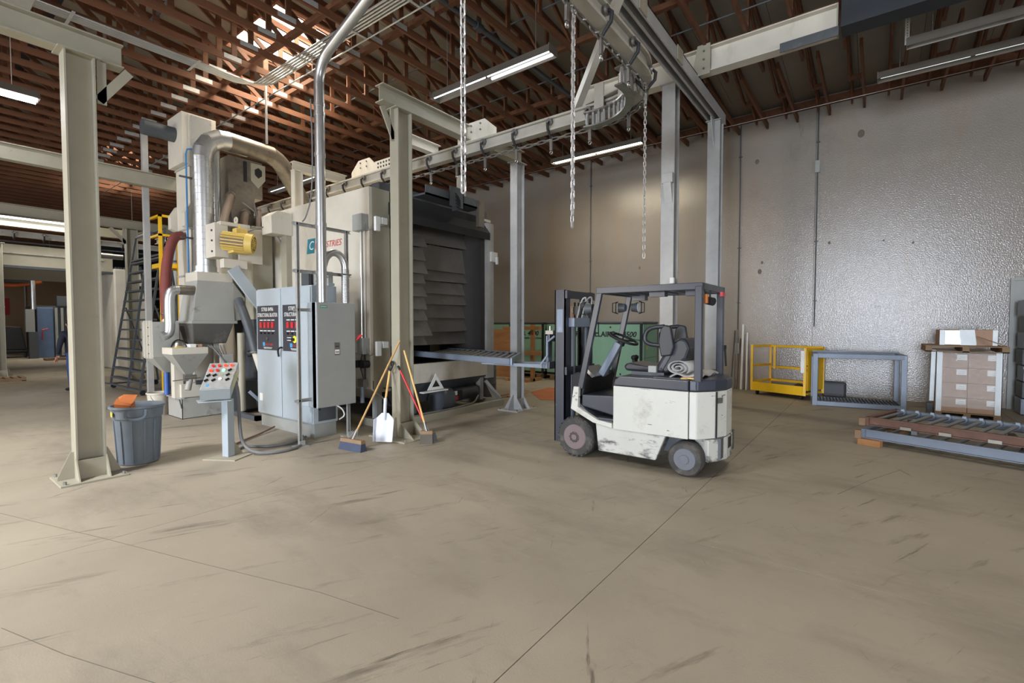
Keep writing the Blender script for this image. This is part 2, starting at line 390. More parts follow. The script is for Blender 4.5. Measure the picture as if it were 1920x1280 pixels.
for k in range(-57, 20):
    y = 9.48-SP*k
    if y > 45.5 or y < -2.6: continue
    if 8.3 < y < 13.2: lab, grp = 'brown wooden roof truss glowing orange around the bright skylight', 'trusses at the skylight'
    elif y <= 8.3: lab, grp = 'dark brown wooden roof truss above the forklift and hoist chains', 'trusses above the open floor'
    elif y < 21: lab, grp = 'dark wooden roof truss over the dust ducts and rolling ladder', 'trusses over the duct bay'
    else: lab, grp = 'distant wooden roof truss seen edge on over the far machine', 'trusses in the far bays'
    if y < 13.2:
        q = round((y-9.48)/SP); od_ = ['first', 'second', 'third', 'fourth', 'fifth', 'sixth', 'seventh', 'eighth', 'ninth', 'tenth', 'eleventh', 'twelfth', 'thirteenth', 'fourteenth', 'fifteenth', 'sixteenth', 'seventeenth', 'eighteenth', 'nineteenth', 'twentieth']
        if q < 0: lab = 'dark brown wooden roof truss, %s one counted from the skylight towards the viewer' % od_[-q-1]
        elif q == 0: lab = 'orange lit wooden roof truss crossing the near half of the bright skylight'
        else: lab = 'orange lit wooden roof truss, %s one counted from the skylight towards the far wall' % od_[q-1]
    t = thing('roof_truss', lab, 'roof truss', (0, y, 0), group=grp)
    part('bottom_chord', me_bot, None, t); part('top_chord', me_top, None, t)
    if y < 14:
        sh = part('end_chord', me_short, None, t); sh.location.y = -.22
        for m_ in me_rs:
            o = part('end_web', m_, None, t); o.location.y = -.22
    if y < 20:
        for m_ in me_diag: part('diagonal_web', m_, None, t)
        for m_ in me_vert: part('vertical_web', m_, None, t)
        for m_ in me_nail: part('nail_plate', m_, None, t)
    else:
        part('web_members', me_webs, None, t, kind='stuff')
for i, (x, z, lab) in enumerate([(1.2, bc_z+.19, 'wooden lateral brace across the truss chords over the left column'), (4.45, bc_z+.19, 'orange lit lateral brace running under the skylight'), (5.5, bc_z+.19, 'second lit lateral brace beside the tall conduit'), (7.6, bc_z+.19, 'dark lateral brace over the conveyor rail'), (9.2, bc_z+.19, 'brown lateral brace beside the steel girder')]):
    tag(part('lateral_brace', MB().box((x-.045, -2, z-.045), (x+.045, 30, z+.045)), m_wood), lab, 'brace')
for i, (x, z, r, m, lab) in enumerate([(5.05, 6.4, .012, m_pipe, 'thin bright conduit running under the trusses beside the tall pipe'), (6.55, 6.68, .016, m_dkgrey, 'dark sprinkler pipe through the trusses beyond the light'), (2.9, 6.72, .03, m_dkgrey, 'dark pipe through the trusses left of the skylight'), (12.2, 6.3, .008, m_steel, 'thin wire stretched along the right wall trusses'), (8.4, 6.62, .014, m_dkgrey, 'dark thin pipe through the trusses over the rail curve')]):
    tag(part('ceiling_conduit', MB().cyl((x, -2, z), (x, 26, z), r, 8), m, smooth=True), lab, 'pipe')
# sprinkler main across the trusses
s = thing('sprinkler_main', 'dark sprinkler pipe with fittings crossing above the twin tube light', 'pipe', (4, 6.3, 6.7))
part('pipe', MB().cyl((2.5, 5.4, 6.62), (9.6, 5.4, 6.62), .045, 12), m_dkgrey, s, smooth=True)
for x in (6.2, 7.6):
    part('fitting', MB().cyl((x-.07, 5.4, 6.62), (x+.07, 5.4, 6.62), .07, 12), m_dkgrey, s, smooth=True)
    part('sprinkler_head', MB().cyl((x, 5.4, 6.62), (x, 5.4, 6.9), .025, 10).cyl((x, 5.4, 6.88), (x, 5.4, 6.92), .05, 10), m_dkgrey, s, smooth=True)
# bundle of electrical conduits bending under the skylight
cb = thing('conduit_bundle', 'five parallel silver conduits bending under the bright skylight', 'conduits', (4.8, 9.9, 6.5))
for i in range(5):
    o = i*.055; xb = 4.62+o; yb = 10.1-i*.055
    pts = [(-1.5, yb+.02, 6.40), (xb-.35, yb, 6.40)]+arc((xb-.35, yb-.35, 6.40), (0, .35, 0), (.35, 0, 0), 0, PI/2, 8)[1:]+[(xb, 7.0, 6.40), (xb, 4.2, 6.40)]
    part('conduit', MB().tube(pts, .018, 8), m_pipe, cb, smooth=True)
for x in (-.2, 1.9, 3.6): part('conduit_strap', MB().box((x, 9.75, 6.37), (x+.04, 10.3, 6.378)), m_plate, cb)
for y in (5.5, 6.8, 8.2): part('conduit_strap', MB().box((4.55, y, 6.37), (5.0, y+.04, 6.378)), m_plate, cb)
part('junction_box', MB().box((.9, 9.7, 6.3), (1.5, 10.35, 6.43)), m_plate, cb, bevel=.01)

# ---------------------------------------------------------------- steel: girder, columns, gantries
gd = thing('steel_girder', 'long pale steel girder carrying the truss ends above the rail curve', 'girder', (8.85, 3, 6.0))
part('beam', MB().ibeam((8.85, .56, 6.22), (8.85, 4.9, 6.22), .42, .22, .02, .014), m_creamw, gd)
part('splice_plate', MB().box((8.72, .53, 5.94), (8.735, 1.3, 6.08)), m_dkgrey, gd)
part('end_plate', MB().box((8.74, .54, 6.0), (8.96, .56, 6.43)), m_cream, gd)
part('connection_plate', MB().prism([(8.72, 2.66, 5.95), (8.72, 2.35, 5.95), (8.72, 2.35, 6.46), (8.72, 2.56, 6.46)], (-.02, 0, 0)), m_cream, gd)
for z in (6.05, 6.2, 6.34): part('bolt', MB().cyl((8.68, 2.45, z), (8.71, 2.45, z), .018, 8), m_steel, gd)
tag(part('dark_girder', MB().box((8.66, -6, 6.02), (9.0, .5, 6.43)), m_deck), 'girder coloured dark for shade, continuing the pale steel beam at upper right', 'girder')  # shade on this stretch is put into its near-black colour
def column(name_label, x, y, h, m, plate=(.3, .3), d=.28, b=.2, gusset=True, cap=True):
    t = thing('steel_column', name_label, 'column', (x, y, 0))
    part('shaft', MB().ibeam((x, y, .02), (x, y, h), d, b, .016, .012, (1, 0, 0)), m, t)
    part('base_plate', MB().box((x-plate[0], y-plate[1], 0), (x+plate[0], y+plate[1], .02)), m, t, bevel=.003)
    if gusset:
        px, py = plate
        for s_ in (-1, 1):
            xf = x+s_*d/2
            part('gusset', MB().prism([(xf, y-.006, .02), (x+s_*(px-.02), y-.006, .02), (x+s_*(px-.02), y-.006, .05), (xf+s_*.03, y-.006, .3), (xf, y-.006, .3)], (0, .012, 0)), m, t)
        part('stiffener', MB().box((x-d/2+.015, y-b/2, .02), (x+d/2-.015, y-b/2+.012, .22)), m, t)
        for sx_ in (-1, 1):
            for sy_ in (-1, 1):
                part('gusset', MB().prism([(x+sx_*d/2-.006, y+sy_*b/2, .02), (x+sx_*d/2-.006, y+sy_*(py-.02), .02), (x+sx_*d/2-.006, y+sy_*b/2, .24)], (.012, 0, 0)), m, t)
                part('anchor_bolt', MB().cyl((x+sx_*(px-.04), y+sy_*(py-.04), .02), (x+sx_*(px-.04), y+sy_*(py-.04), .05), .016, 6), m_steel, t)
    if cap: part('cap_plate', MB().box((x-d/2-.05, y-b/2-.03, h), (x+d/2+.05, y+b/2+.03, h+.015)), m, t)
    return t
def brace(t, x, y, z, dx, m):      # triangular knee brace welded between column and beam
    part('knee_brace', MB().bar((x, y, z-.42), (x+dx, y, z-.02), .09, .02, (0, 1, 0)), m, t)
    part('brace_strip', MB().bar((x+dx*.1, y, z), (x+dx*.1, y, z-.45), .08, .02, (0, 1, 0)), m, t)
cl = column('large cream steel column standing beside the grey trash can', 1.345, 6.76, 4.47, m_cream, (.28, .26), .25)
brace(cl, 1.5, 6.7, 4.47, .27, m_cream)
tag(part('gantry_beam', MB().ibeam((-4.5, 6.76, 4.6), (1.72, 6.76, 4.6), .25, .17), m_cream), 'cream steel beam on top of the large left column', 'beam')
cm = column('cream steel column the brooms lean on at the blaster corner', 4.66, 5.55, 4.72, m_cream, (.32, .4), .26, .18)
brace(cm, 4.53, 5.55, 4.72, -.2, m_cream)
tag(part('gantry_beam', MB().ibeam((4.28, 5.55, 4.86), (7.62, 5.55, 4.86), .24, .17), m_cream), 'cream gantry beam from the broom column across the conveyor rail', 'beam')
column('grey steel column between the blaster opening and the forklift', 7.5, 5.55, 4.73, m_greypaint, (.32, .24), .24, .16)
c4 = column('pale steel column behind the forklift seat with a small bracket', 8.87, 3.07, 5.98, m_greypaint, (.25, .25), .26, .24)
part('bracket', MB().box((8.64, 2.95, 4.2), (8.74, 3.15, 4.38)), m_greypaint, c4, bevel=.01)
part('bracket_gusset', MB().prism([(8.735, 2.98, 4.2), (8.64, 2.98, 4.2), (8.735, 2.98, 3.86)], (0, .14, 0)), m_greypaint, c4)
for z in (2.5, 2.35): part('hook_plate', MB().box((8.68, 2.92, z-.1), (8.74, 2.99, z)), m_white, c4)
c5 = column('pale steel column nearest the right wall', 10.4, 2.68, 5.74, m_greypaint, (.25, .25), .26, .24)
part('knee_gusset', MB().prism([(10.27, 2.66, 5.74), (10.0, 2.66, 5.74), (10.27, 2.66, 5.15)], (0, .02, 0)), m_greypaint, c5)
part('knee_gusset', MB().prism([(10.53, 2.68, 5.74), (10.72, 2.68, 5.74), (10.53, 2.68, 5.4)], (0, .02, 0)), m_greypaint, c5)
xb = thing('cross_beam', 'grey steel channel beam crossing under the girder above the rail curve', 'beam', (6, 2.68, 5.76))
part('channel', MB().channel((2.6, 2.68, 5.875), (10.65, 2.68, 5.875), .26, .22, .02, (0, 0, -1)), m_greypaint, xb)
part('web_plate', MB().box((2.6, 2.66, 5.78), (10.65, 2.70, 5.94)), m_greypaint, xb)
for x in (4.6, 6.1, 7.6): part('fishplate', MB().box((x, 2.53, 5.77), (x+.25, 2.545, 5.99)), m_cream, xb)
# gantries further back along the left bay
M_ = tag(part('gantry_beam', MB().ibeam((-5, 11.9, 4.6), (3.9, 11.9, 4.6), .28, .18), m_cream), 'brightly lit cream beam crossing behind the large left column', 'beam')
p = thing('thin_post', 'slim grey square post rising past the rolling ladder', 'post', (3.44, 12.17, 0))
part('tube', MB().box((3.39, 12.12, 0), (3.49, 12.22, 5.7)), m_greypaint, p); part('foot', MB().box((3.34, 12.07, 0), (3.54, 12.27, .015)), m_greypaint, p)
tag(part('gantry_beam', MB().ibeam((-5, 17.7, 4.6), (8.4, 17.7, 4.6), .26, .18), m_cream), 'cream beam over the rolling ladder in the rear bay', 'beam')
c6 = column('cream column behind the rolling ladder', 4.62, 17.7, 4.47, m_cream, (.28, .28)); brace(c6, 4.48, 17.65, 4.47, -.36, m_cream)
c7 = column('cream column at the picture edge in the far left bay', 2.32, 21.9, 4.2, m_cream, (.28, .28), .2, .2)

# ---------------------------------------------------------------- fluorescent fixtures
def fixture(label, x, y0, y1, z, tubes=(1, 1, 1, 1), mt=None, w_=.24, power=60, col=(.9, .96, 1), gap=None):
    t = thing('strip_light', label, 'ceiling light', (x, (y0+y1)/2, z))
    M = MB(); M.prism([(x-w_/2, y0, z), (x-w_/2+.012, y0, z), (x-.06, y0, z+.07), (x+.06, y0, z+.07), (x+w_/2-.012, y0, z), (x+w_/2, y0, z), (x+.07, y0, z+.13), (x-.07, y0, z+.13)], (0, y1-y0, 0))
    part('housing', M, m_fix, t)
    ym = (y0+y1)/2
    for i, (dx, a, b) in enumerate([(-.055, y0+.04, ym-.03), (.055, y0+.04, ym-.03), (-.055, ym+.03, y1-.04), (.055, ym+.03, y1-.04)]):
        if tubes[i]: part('tube', MB().cyl((x+dx, a, z+.035), (x+dx, b, z+.035), .022, 10), (mt or m_tube) if tubes[i] == 1 else m_tubed, t, smooth=True)
    part('end_cap', MB().box((x-w_/2, y0-.01, z), (x+w_/2, y0, z+.12)), m_fix, t)
    part('end_cap', MB().box((x-w_/2, y1, z), (x+w_/2, y1+.01, z+.12)), m_fix, t)
    for yy in (y0+.3, y1-.3): part('hanger', MB().cyl((x, yy, z+.12), (x, yy, roof_z(x)), .006, 6), m_steel, t)
    return t
fixture('twin tube strip light hanging above the first hoist chain', 6.07, 3.85, 6.3, 5.6, (1, 1, 1, 0))
fixture('bright strip light above the compressors', 11.2, 4.55, 7.08, 6.0, (1, 1, 1, 1), m_tubew)
fixture('strip light with thin tubes at the right wall', 10.93, -2.4, .06, 6.0, (1, 0, 1, 0), m_tubed)
pf = fixture('upper right strip light hung on perforated strut', 9.9, -2.6, -.3, 6.0, (2, 0, 2, 0), m_tubed, .16)
M = MB().bar((9.9, -.3, 6.05), (9.9, -.3, 7.2), .06, .006, (1, 0, 0))
part('perforated_strut', M, m_plate, pf)
M = MB()
for k in range(26): M.cyl((9.9, -.296, 6.1+k*.042), (9.9, -.306, 6.1+k*.042), .009, 6)
part('strut_holes', M, m_ink, pf, kind='stuff')
def fixture_x(label, x0, x1, y, z, mt=None):
    t = thing('strip_light', label, 'ceiling light', ((x0+x1)/2, y, z))
    part('housing', MB().prism([(x0, y-.14, z), (x0, y+.14, z), (x0, y+.07, z+.13), (x0, y-.07, z+.13)], (x1-x0, 0, 0)), m_fix, t)
    for dy in (-.07, .07): part('tube', MB().cyl((x0+.03, y+dy, z-.01), (x1-.03, y+dy, z-.01), .026, 10), mt or m_tube, t, smooth=True)
    for xx in (x0+.3, x1-.3): part('hanger', MB().cyl((xx, y, z+.12), (xx, y, roof_z(xx)), .006, 6), m_steel, t)
    return t
fixture_x('blazing twin tube light left of the large column', -.8, 1.65, 10.7, 5.2, m_tubeh)
fixture_x('wide tube light in the far left bay', 1.2, 4.3, 21.2, 4.95)
fixture('strip light behind the tall conduit over the duct', 6.9, 11.4, 13.8, 5.4, (1, 0, 1, 0))
fixture('far strip light seen through the portal', 5.9, 29.5, 31.5, 4.6); fixture('farthest small strip light through the portal', 5.9, 36.5, 38.6, 4.6)
fixture('strip light behind the rear column', 5.6, 19.4, 21.6, 4.7)
# warm fill of the rear bays comes from these lamps
for o_ in (area('lamp_glow', (2.8, 21.2, 4.85), (0, 0, 0), 3, .25, 70, (1, .95, .88)),
           area('lamp_glow', (6.07, 5.1, 5.55), (0, 0, 0), .25, 2.4, 26, (.93, .97, 1)), area('lamp_glow', (11.2, 5.8, 5.95), (0, 0, 0), .25, 2.5, 110, (1, .88, .66)), area('lamp_glow', (5.9, 32, 4.5), (0, 0, 0), .25, 2.5, 45, (1, .9, .75))): pass

# ---------------------------------------------------------------- overhead conveyor
rz = 4.50
rail = thing('conveyor_rail', 'pale overhead conveyor rail running over the blaster to the corner curve', 'conveyor rail', (6.1, 6, rz))
part('straight_rail', MB().ibeam((6.1, 3.05, rz+.1), (6.1, 20.5, rz+.1), .2, .13, .03, .03), m_rail, rail)
CX, CY, R = 5.2, 3.05, .9
ap = arc((CX, CY, rz+.1), (R, 0, 0), (0, -R, 0), 0, PI/2, 14)
M = MB()
for a, b in zip(ap, ap[1:]): M.ibeam(a, b, .2, .13, .03, .03)
part('curved_rail', M, m_rail, rail)
part('straight_rail', MB().ibeam((CX, CY-R, rz+.1), (-1.5, CY-R, rz+.1), .2, .13, .03, .03), m_rail, rail)
Rg = R+.02
gp = arc((CX, CY, 4.36), (Rg-.2, 0, 0), (0, -(Rg-.2), 0), -.25, PI/2+.2, 18)
for dz, nm in ((-.03, 'lower_guide'), (.16, 'upper_guide')):
    M = MB()
    for a, b in zip(gp, gp[1:]): M.bar(a+V3((0, 0, dz)), b+V3((0, 0, dz)), .1, .02)
    part(nm, M, m_steel, rail)
me_pin = data(MB().cyl((0, 0, -.03), (0, 0, .16), .022, 10), m_pipe, True)
for a in arc((CX, CY, 4.36), (Rg-.18, 0, 0), (0, -(Rg-.18), 0), -.2, PI/2+.15, 17):
    part('guide_roller', me_pin, None, rail).location = a-origin(rail)
for t_ in (0, .5):
    a = V3((CX+(Rg-.14)*math.cos(t_), CY-(Rg-.14)*math.sin(t_), 4.36))
    part('guide_bracket', MB().bar(a+V3((0, 0, -.02)), a+V3((0, 0, .55)), .14, .02, (math.cos(t_), -math.sin(t_), 0)), m_rail, rail)
part('hanger_box', MB().box((5.5, 2.32, 4.42), (5.7, 2.5, 4.68)), m_rail, rail, bevel=.006)
part('hanger_box', MB().box((5.48, 2.3, 4.68), (5.7, 2.5, 4.96)), m_rail, rail, bevel=.006)
part('diagonal_brace', MB().bar((6.12, 3.5, 4.7), (5.62, 2.58, 5.72), .1, .1), m_rail, rail)
part('cross_tie', MB().prism([(5.85, 2.5, 4.72), (6.2, 2.8, 4.72), (6.2, 3.3, 4.72), (6.06, 3.3, 4.72)], (0, 0, .014)), m_rail, rail)
part('hanger_box', MB().box((2.9, 2.1, 4.72), (3.1, 2.3, 5.77)).box((2.9, 2.1, 5.7), (3.1, 2.7, 5.77)), m_rail, rail)
def gantry_plate(y, x0=6.1):
    part('hanger_plate', MB().prism([(x0-.02, y-.42, rz+.2), (x0-.02, y+.42, rz+.2), (x0-.02, y+.42, rz+.32), (x0-.02, y+.18, rz+.52), (x0-.02, y-.18, rz+.52), (x0-.02, y-.42, rz+.32)], (.02, 0, 0)), m_creamw, rail)
    for dy in (-.1, .1):
        for dz in (.36, .46): part('bolt', MB().cyl((x0-.04, y+dy, rz+dz), (x0-.02, y+dy, rz+dz), .016, 6), m_steel, rail)
gantry_plate(5.35); gantry_plate(8.4)
part('perforated_plate', MB().box((6.05, 7.2, rz+.2), (6.07, 8.0, rz+.38)), m_creamw, rail)
M = MB()
for i in range(8):
    for j in range(2): M.cyl((6.05, 7.3+i*.085, rz+.25+j*.075), (6.045, 7.3+i*.085, rz+.25+j*.075), .022, 8)
part('plate_holes', M, m_ink, rail, kind='stuff')
for y, x0, z0, lab in ((6.42, 5.35, 3.85, 'short gantry beam on the blaster roof behind the broom column'), (9.3, 5.15, 3.85, 'short cream gantry frame on the blaster roof behind the tall conduit')):
    t = thing('roof_gantry', lab, 'beam', (x0, y, z0))
    part('post', MB().ibeam((x0, y, z0), (x0, y, 4.72), .18, .13, up=(1, 0, 0)), m_creamw, t); part('beam', MB().ibeam((x0-.1, y, 4.8), (6.25, y, 4.8), .18, .14), m_creamw, t)
# chain with trolleys
ch = thing('conveyor_chain', 'conveyor chain with wheeled trolleys hanging below the overhead rail', 'conveyor chain', (6.1, 6, 4.4))
def path(s):      # s: distance along the conveyor, from the far end
    L1 = 21-CY
    if s < L1: return V3((6.1, 21-s, 0)), V3((0, -1, 0))
    q = (s-L1)/R
    if q < PI/2: return V3((CX+R*math.cos(q), CY-R*math.sin(q), 0)), V3((-math.sin(q), -math.cos(q), 0))
    return V3((CX-(s-L1-R*PI/2), CY-R, 0)), V3((-1, 0, 0))
flat = [(math.copysign(.05, math.cos(t))+.022*math.cos(t), .022*math.sin(t), 0) for t in (2*PI*(i+.5)/12 for i in range(12))]
me_cl = data(MB().tube(flat, .010, 6, True), m_steel, True)
# a trolley: two wheels on the lower flange, a bent yoke and a clevis with a round eye
Mt = MB()
for sgn in (-1, 1):
    Mt.tube([(0, sgn*.075, .1), (0, sgn*.11, .06), (0, sgn*.1, -.02), (0, sgn*.03, -.1), (0, 0, -.14)], [.016, .02, .02, .016, .016], 8)
me_tr = data(Mt, m_black, True)
me_wh = data(MB().cyl((0, -.012, 0), (0, .012, 0), .05, 14), m_steel, True)
me_cv = data(MB().box((-.022, -.012, -.3), (.022, .012, -.1)).ring((0, 0, -.33), (0, 1, 0), .022, .009, 10, 6), m_steel)
Lt = 21-CY+R*PI/2+6.4
phase = (21-4.53) % .64
n = 0
for k in range(2, int(Lt/.64)):
    s = phase+.64*k
    if s > Lt: break
    p, d = path(s); a = math.atan2(d.y, d.x)
    o = part('trolley', me_tr, None, ch); o.location = V3((p.x, p.y, rz+.03))-origin(ch); o.rotation_euler = (0, 0, a)
    for sg in (-1, 1):
        wv = part('wheel', me_wh, None, o); wv.location = (0, sg*.06, .1)
    part('clevis', me_cv, None, o)
s = phase+.14
i = 0; sl = .118
lim = 0
s = 9.5
while s < Lt:
    p, d = path(s); a = math.atan2(d.y, d.x)
    o = part('chain_link', me_cl, None, ch); o.location = V3((p.x, p.y, 4.385))-origin(ch); o.rotation_euler = (PI/2 if i % 2 else 0, 0, a)
    s += sl; i += 1
# hanging chains
lk = [(math.copysign(.022, math.cos(t))+.016*math.cos(t), .016*math.sin(t), 0) for t in (2*PI*(i+.5)/12 for i in range(12))]
me_lk = data(MB().tube(lk, .0062, 6, True), m_chain, True)
def hang(label, strands, ztop, hook):
    t = thing('hoist_chain', label, 'chain', (strands[0][0], strands[0][1], ztop))
    for (x, y, zb, pitch, sc_) in strands:
        z = ztop; k = 0
        while z > zb:
            o = part('chain_link', me_lk, None, t); o.location = V3((x, y, z))-origin(t)
            o.rotation_euler = (0, PI/2, 0) if k % 2 else (PI/2, PI/2, 0)
            if sc_ != 1: o.scale = (sc_, sc_, sc_)
            z -= pitch; k += 1
    if hook: part('hook', MB().ring((strands[0][0], strands[0][1], ztop+.03), (0, 1, 0), .035, .01, 12, 6), m_steel, t, smooth=True)
    return t
hang('single galvanised chain hanging beside the broom column', [(2.318, 2.15, 2.53, .062, 1.05)], 4.34, True)
hang('doubled galvanised chain hanging in the middle of the view', [(3.71, 2.14, 2.6, .05, .85), (3.75, 2.17, 2.5, .05, .85)], 4.34, True)
hang('thin galvanised chain hanging from the corner curve', [(5.66, 2.27, 2.48, .05, .85)], 4.34, True)

# ---------------------------------------------------------------- the blasting cabinet
m_inside2 = mat('grimy_liner', (54, 51, 48), .8)
X0, X1, Y0, Y1, ZT = 4.72, 7.78, 6.4, 13.4, 3.83
bl = thing('blast_cabinet', 'large cream steel blasting cabinet with a dark curtained opening', 'blasting machine', (X0, Y0, 0))
part('side_wall', MB().box((X0, Y0, .75), (X0+.06, Y1, ZT)), m_creamw, bl, bevel=.004)
part('far_wall', MB().box((X1-.06, Y0+.1, .7), (X1, Y1, ZT-.1)), m_creamw, bl)
part('rear_wall', MB().box((X0+.06, Y1-.06, .7), (X1-.06, Y1, ZT)), m_creamw, bl)
part('roof_panel', MB().box((X0+.02, Y0+.05, ZT-.06), (5.85, Y1, ZT-.01)).box((6.35, Y0+.05, ZT-.06), (X1, Y1, ZT-.01)), m_creamw, bl)
part('front_jamb', MB().box((X0+.06, Y0, .55), (5.12, Y0+.05, ZT)), m_cream, bl, label='cream front corner post')
part('front_jamb', MB().box((7.55, Y0-.03, .55), (7.78, Y0+.25, ZT-.1)), m_greypaint, bl, label='worn grey right post')
part('lintel', MB().box((5.12, Y0+.03, 3.52), (7.55, Y0+.16, 3.83)), m_inside, bl)
part('hood', MB().hexa([(5.1, Y0-.12, 3.36), (7.56, Y0-.12, 3.36), (7.56, Y0+.05, 3.5), (5.1, Y0+.05, 3.5), (5.1, Y0-.12, 3.5), (7.56, Y0-.12, 3.5), (7.56, Y0+.05, 3.72), (5.1, Y0+.05, 3.72)]), m_inside, bl)
part('inner_jamb', MB().box((7.42, Y0+.02, .9), (7.55, Y0+1.2, 3.5)), m_inside2, bl)
part('inner_jamb', MB().box((5.1, Y0+.06, .9), (5.16, Y0+1.2, 3.5)), m_inside, bl)
part('liner', MB().box((5.1, Y0+1.6, .9), (7.5, Y0+1.66, 3.7)), m_inside, bl)
part('liner_floor', MB().box((5.1, Y0+.05, .86), (7.5, Y0+1.6, .93)), m_inside, bl)
part('liner_roof', MB().box((5.1, Y0+.2, 3.6), (7.5, Y0+1.6, 3.66)), m_inside, bl)
zz = [3.3, 3.06, 2.83, 2.6, 2.4, 2.17, 1.95, 1.73, 1.46, 1.3]
for i in range(9):
    dx = [0, 0, .02, 0, -.03, .02, 0, .08, 0][i]; dy = [0, .05, .01, .06, -.02, .04, 0, -.04, .02][i]
    part('curtain_strip', MB().hexa([(5.16, Y0+.2+dy, zz[i+1]-.015), (6.12+dx, Y0+.17+dy, zz[i+1]-.012*(i % 3)), (6.12+dx, Y0+.2+dy, zz[i+1]), (5.16, Y0+.23+dy, zz[i+1]-.01), (5.16, Y0+.31, zz[i]), (6.12+dx, Y0+.31, zz[i]), (6.12+dx, Y0+.33, zz[i]), (5.16, Y0+.33, zz[i])]), m_curtain, bl)
zr = [3.55, 3.2, 2.72, 2.5, 2.27, 2.05, 1.8, 1.52, 1.28]
for i in range(8):
    dy = [0, .04, -.03, .05, 0, .05, -.02, .04][i]
    part('curtain_strip', MB().hexa([(6.05, Y0+.42+dy, zr[i+1]-.015), (7.42, Y0+.4+dy, zr[i+1]-.02*(i % 2)), (7.42, Y0+.43+dy, zr[i+1]), (6.05, Y0+.45+dy, zr[i+1]-.01), (6.05, Y0+.53, zr[i]), (7.42, Y0+.53, zr[i]), (7.42, Y0+.55, zr[i]), (6.05, Y0+.55, zr[i])]), m_curtain, bl)
part('sill', MB().box((5.12, Y0-.04, .62), (7.55, Y0+.05, .96)), m_creamw, bl, label='rust streaked cream sill')
part('roller_hopper', MB().hexa([(5.4, Y0+.3, .22), (6.9, Y0+.3, .22), (6.9, Y1-2, .22), (5.4, Y1-2, .22), (4.95, Y0-.02, .62), (7.6, Y0-.02, .62), (7.6, Y1-1, .62), (4.95, Y1-1, .62)]), m_dkgrey, bl)
part('skirt_wall', MB().prism([(X0, Y0, .75), (X0, Y0, .62), (X0+.3, Y0+.02, .4), (X0+.3, Y1-1, .4), (X0, Y1-1, .75)], (.04, 0, 0)), m_creamw, bl)
sk = part('base_skid', MB().box((4.8, 6.05, 0), (7.72, 6.17, .12)), m_cream, bl)
part('base_skid', MB().box((4.8, 12.6, 0), (7.72, 12.72, .12)), m_cream, bl)
for x in (4.86, 7.66): part('skid_beam', MB().box((x-.06, 6.17, 0), (x+.06, 12.6, .12)), m_cream, bl)
for x in (4.9, 7.45):
    part('leg', MB().box((x-.05, Y0+.02, .12), (x+.05, Y0+.14, .7)), m_greypaint, bl)
part('leg_gusset', MB().prism([(7.5, 6.4, .5), (7.72, 6.14, .12), (7.5, 6.14, .12)], (.02, 0, 0)), m_greypaint, bl)
part('leg_strut', MB().bar((7.5, 6.36, .5), (7.78, 6.2, .12), .07, .06), m_greypaint, bl)
sg = part('screw_motor', MB().cyl((6.55, 6.5, .3), (7.3, 6.5, .3), .13, 18), m_dkgrey, bl, smooth=True)
part('gearbox', MB().cyl((6.1, 6.35, .28), (6.4, 6.35, .28), .21, 20), m_dkgrey, bl, smooth=True)
sw = part('motor_switch', MB().box((6.42, 6.22, .22), (6.66, 6.34, .42)), m_black, bl, bevel=.01)
part('switch_button', MB().box((6.44, 6.2, .25), (6.52, 6.22, .32)), m_red, sw); part('switch_button', MB().box((6.44, 6.2, .34), (6.5, 6.22, .41)), m_white, sw)
part('lever_plate', MB().prism([(5.75, 6.2, .5), (6.15, 6.2, .5), (5.95, 6.2, .78)], (0, .012, 0)).box((5.6, 6.14, .47), (6.2, 6.24, .49)), m_white, bl, label='white triangular guard plate')
part('guard_hole', MB().prism([(5.86, 6.195, .55), (6.04, 6.195, .55), (5.95, 6.195, .67)], (0, .004, 0)), m_ink, bl)
part('drive_box', MB().box((5.3, 6.2, .14), (5.5, 6.34, .46)), m_dkgrey, bl, bevel=.008)
part('skid_cable', MB().tube(smoothpath([(5.5, 6.08, .14), (6.2, 6.1, .13), (6.7, 6.1, .14), (7.0, 6.2, .15), (7.2, 6.3, .24)]), .016, 8), m_cable, bl, smooth=True)
text('lettering', 'INDUSTRIES', (X0-.004, 7.58, 3.03), (0, -1, 0), (0, .0, 1), .15, m_redp, bl, shear=.3, sx=1.05)
lg = part('logo_tile', MB().prism([(X0-.004, 8.22, 2.92), (X0-.004, 7.98, 2.92), (X0-.004, 7.94, 3.18), (X0-.004, 8.18, 3.18)], (-.002, 0, 0)), m_teal, bl)
text('logo_letter', 'C', (X0-.008, 8.07, 3.05), (0, -1, 0), (0, 0, 1), .22, m_white, bl, shear=.2)
for z, nm in ((3.13, 'upper'), (1.18, 'lower')):
    jb = part('junction_box', MB().box((X0-.13, 6.42, z), (X0, 6.66, z+.26)), m_cab2, bl, bevel=.008)
    part('sensor_bracket', MB().box((X0+.1, Y0-.2, z+.1), (X0+.2, Y0, z+.2)).box((X0-.02, Y0-.2, z-.02), (X0+.06, Y0-.15, z+.2)), m_white, bl)
    part('sensor_wire', MB().tube(smoothpath([(X0-.05, 6.42, z+.1), (X0-.08, 6.36, z), (X0-.06, 6.28, z-.02), (X0+.05, Y0-.16, z+.12)]), .006, 6), m_cable, bl, smooth=True)
part('sensor_conduit', MB().cyl((X0-.03, 6.58, 1.4), (X0-.03, 6.58, 3.16), .014, 8), m_pipe, bl, smooth=True)
part('sensor_conduit', MB().cyl((X0-.03, 6.49, 1.4), (X0-.03, 6.49, 3.16), .01, 8), m_white, bl, smooth=True)
for y in (6.62, 6.46):
    cn = part('valve', MB().cyl((X0-.12, y, 1.02), (X0, y, 1.02), .06, 12), m_black, bl, smooth=True)
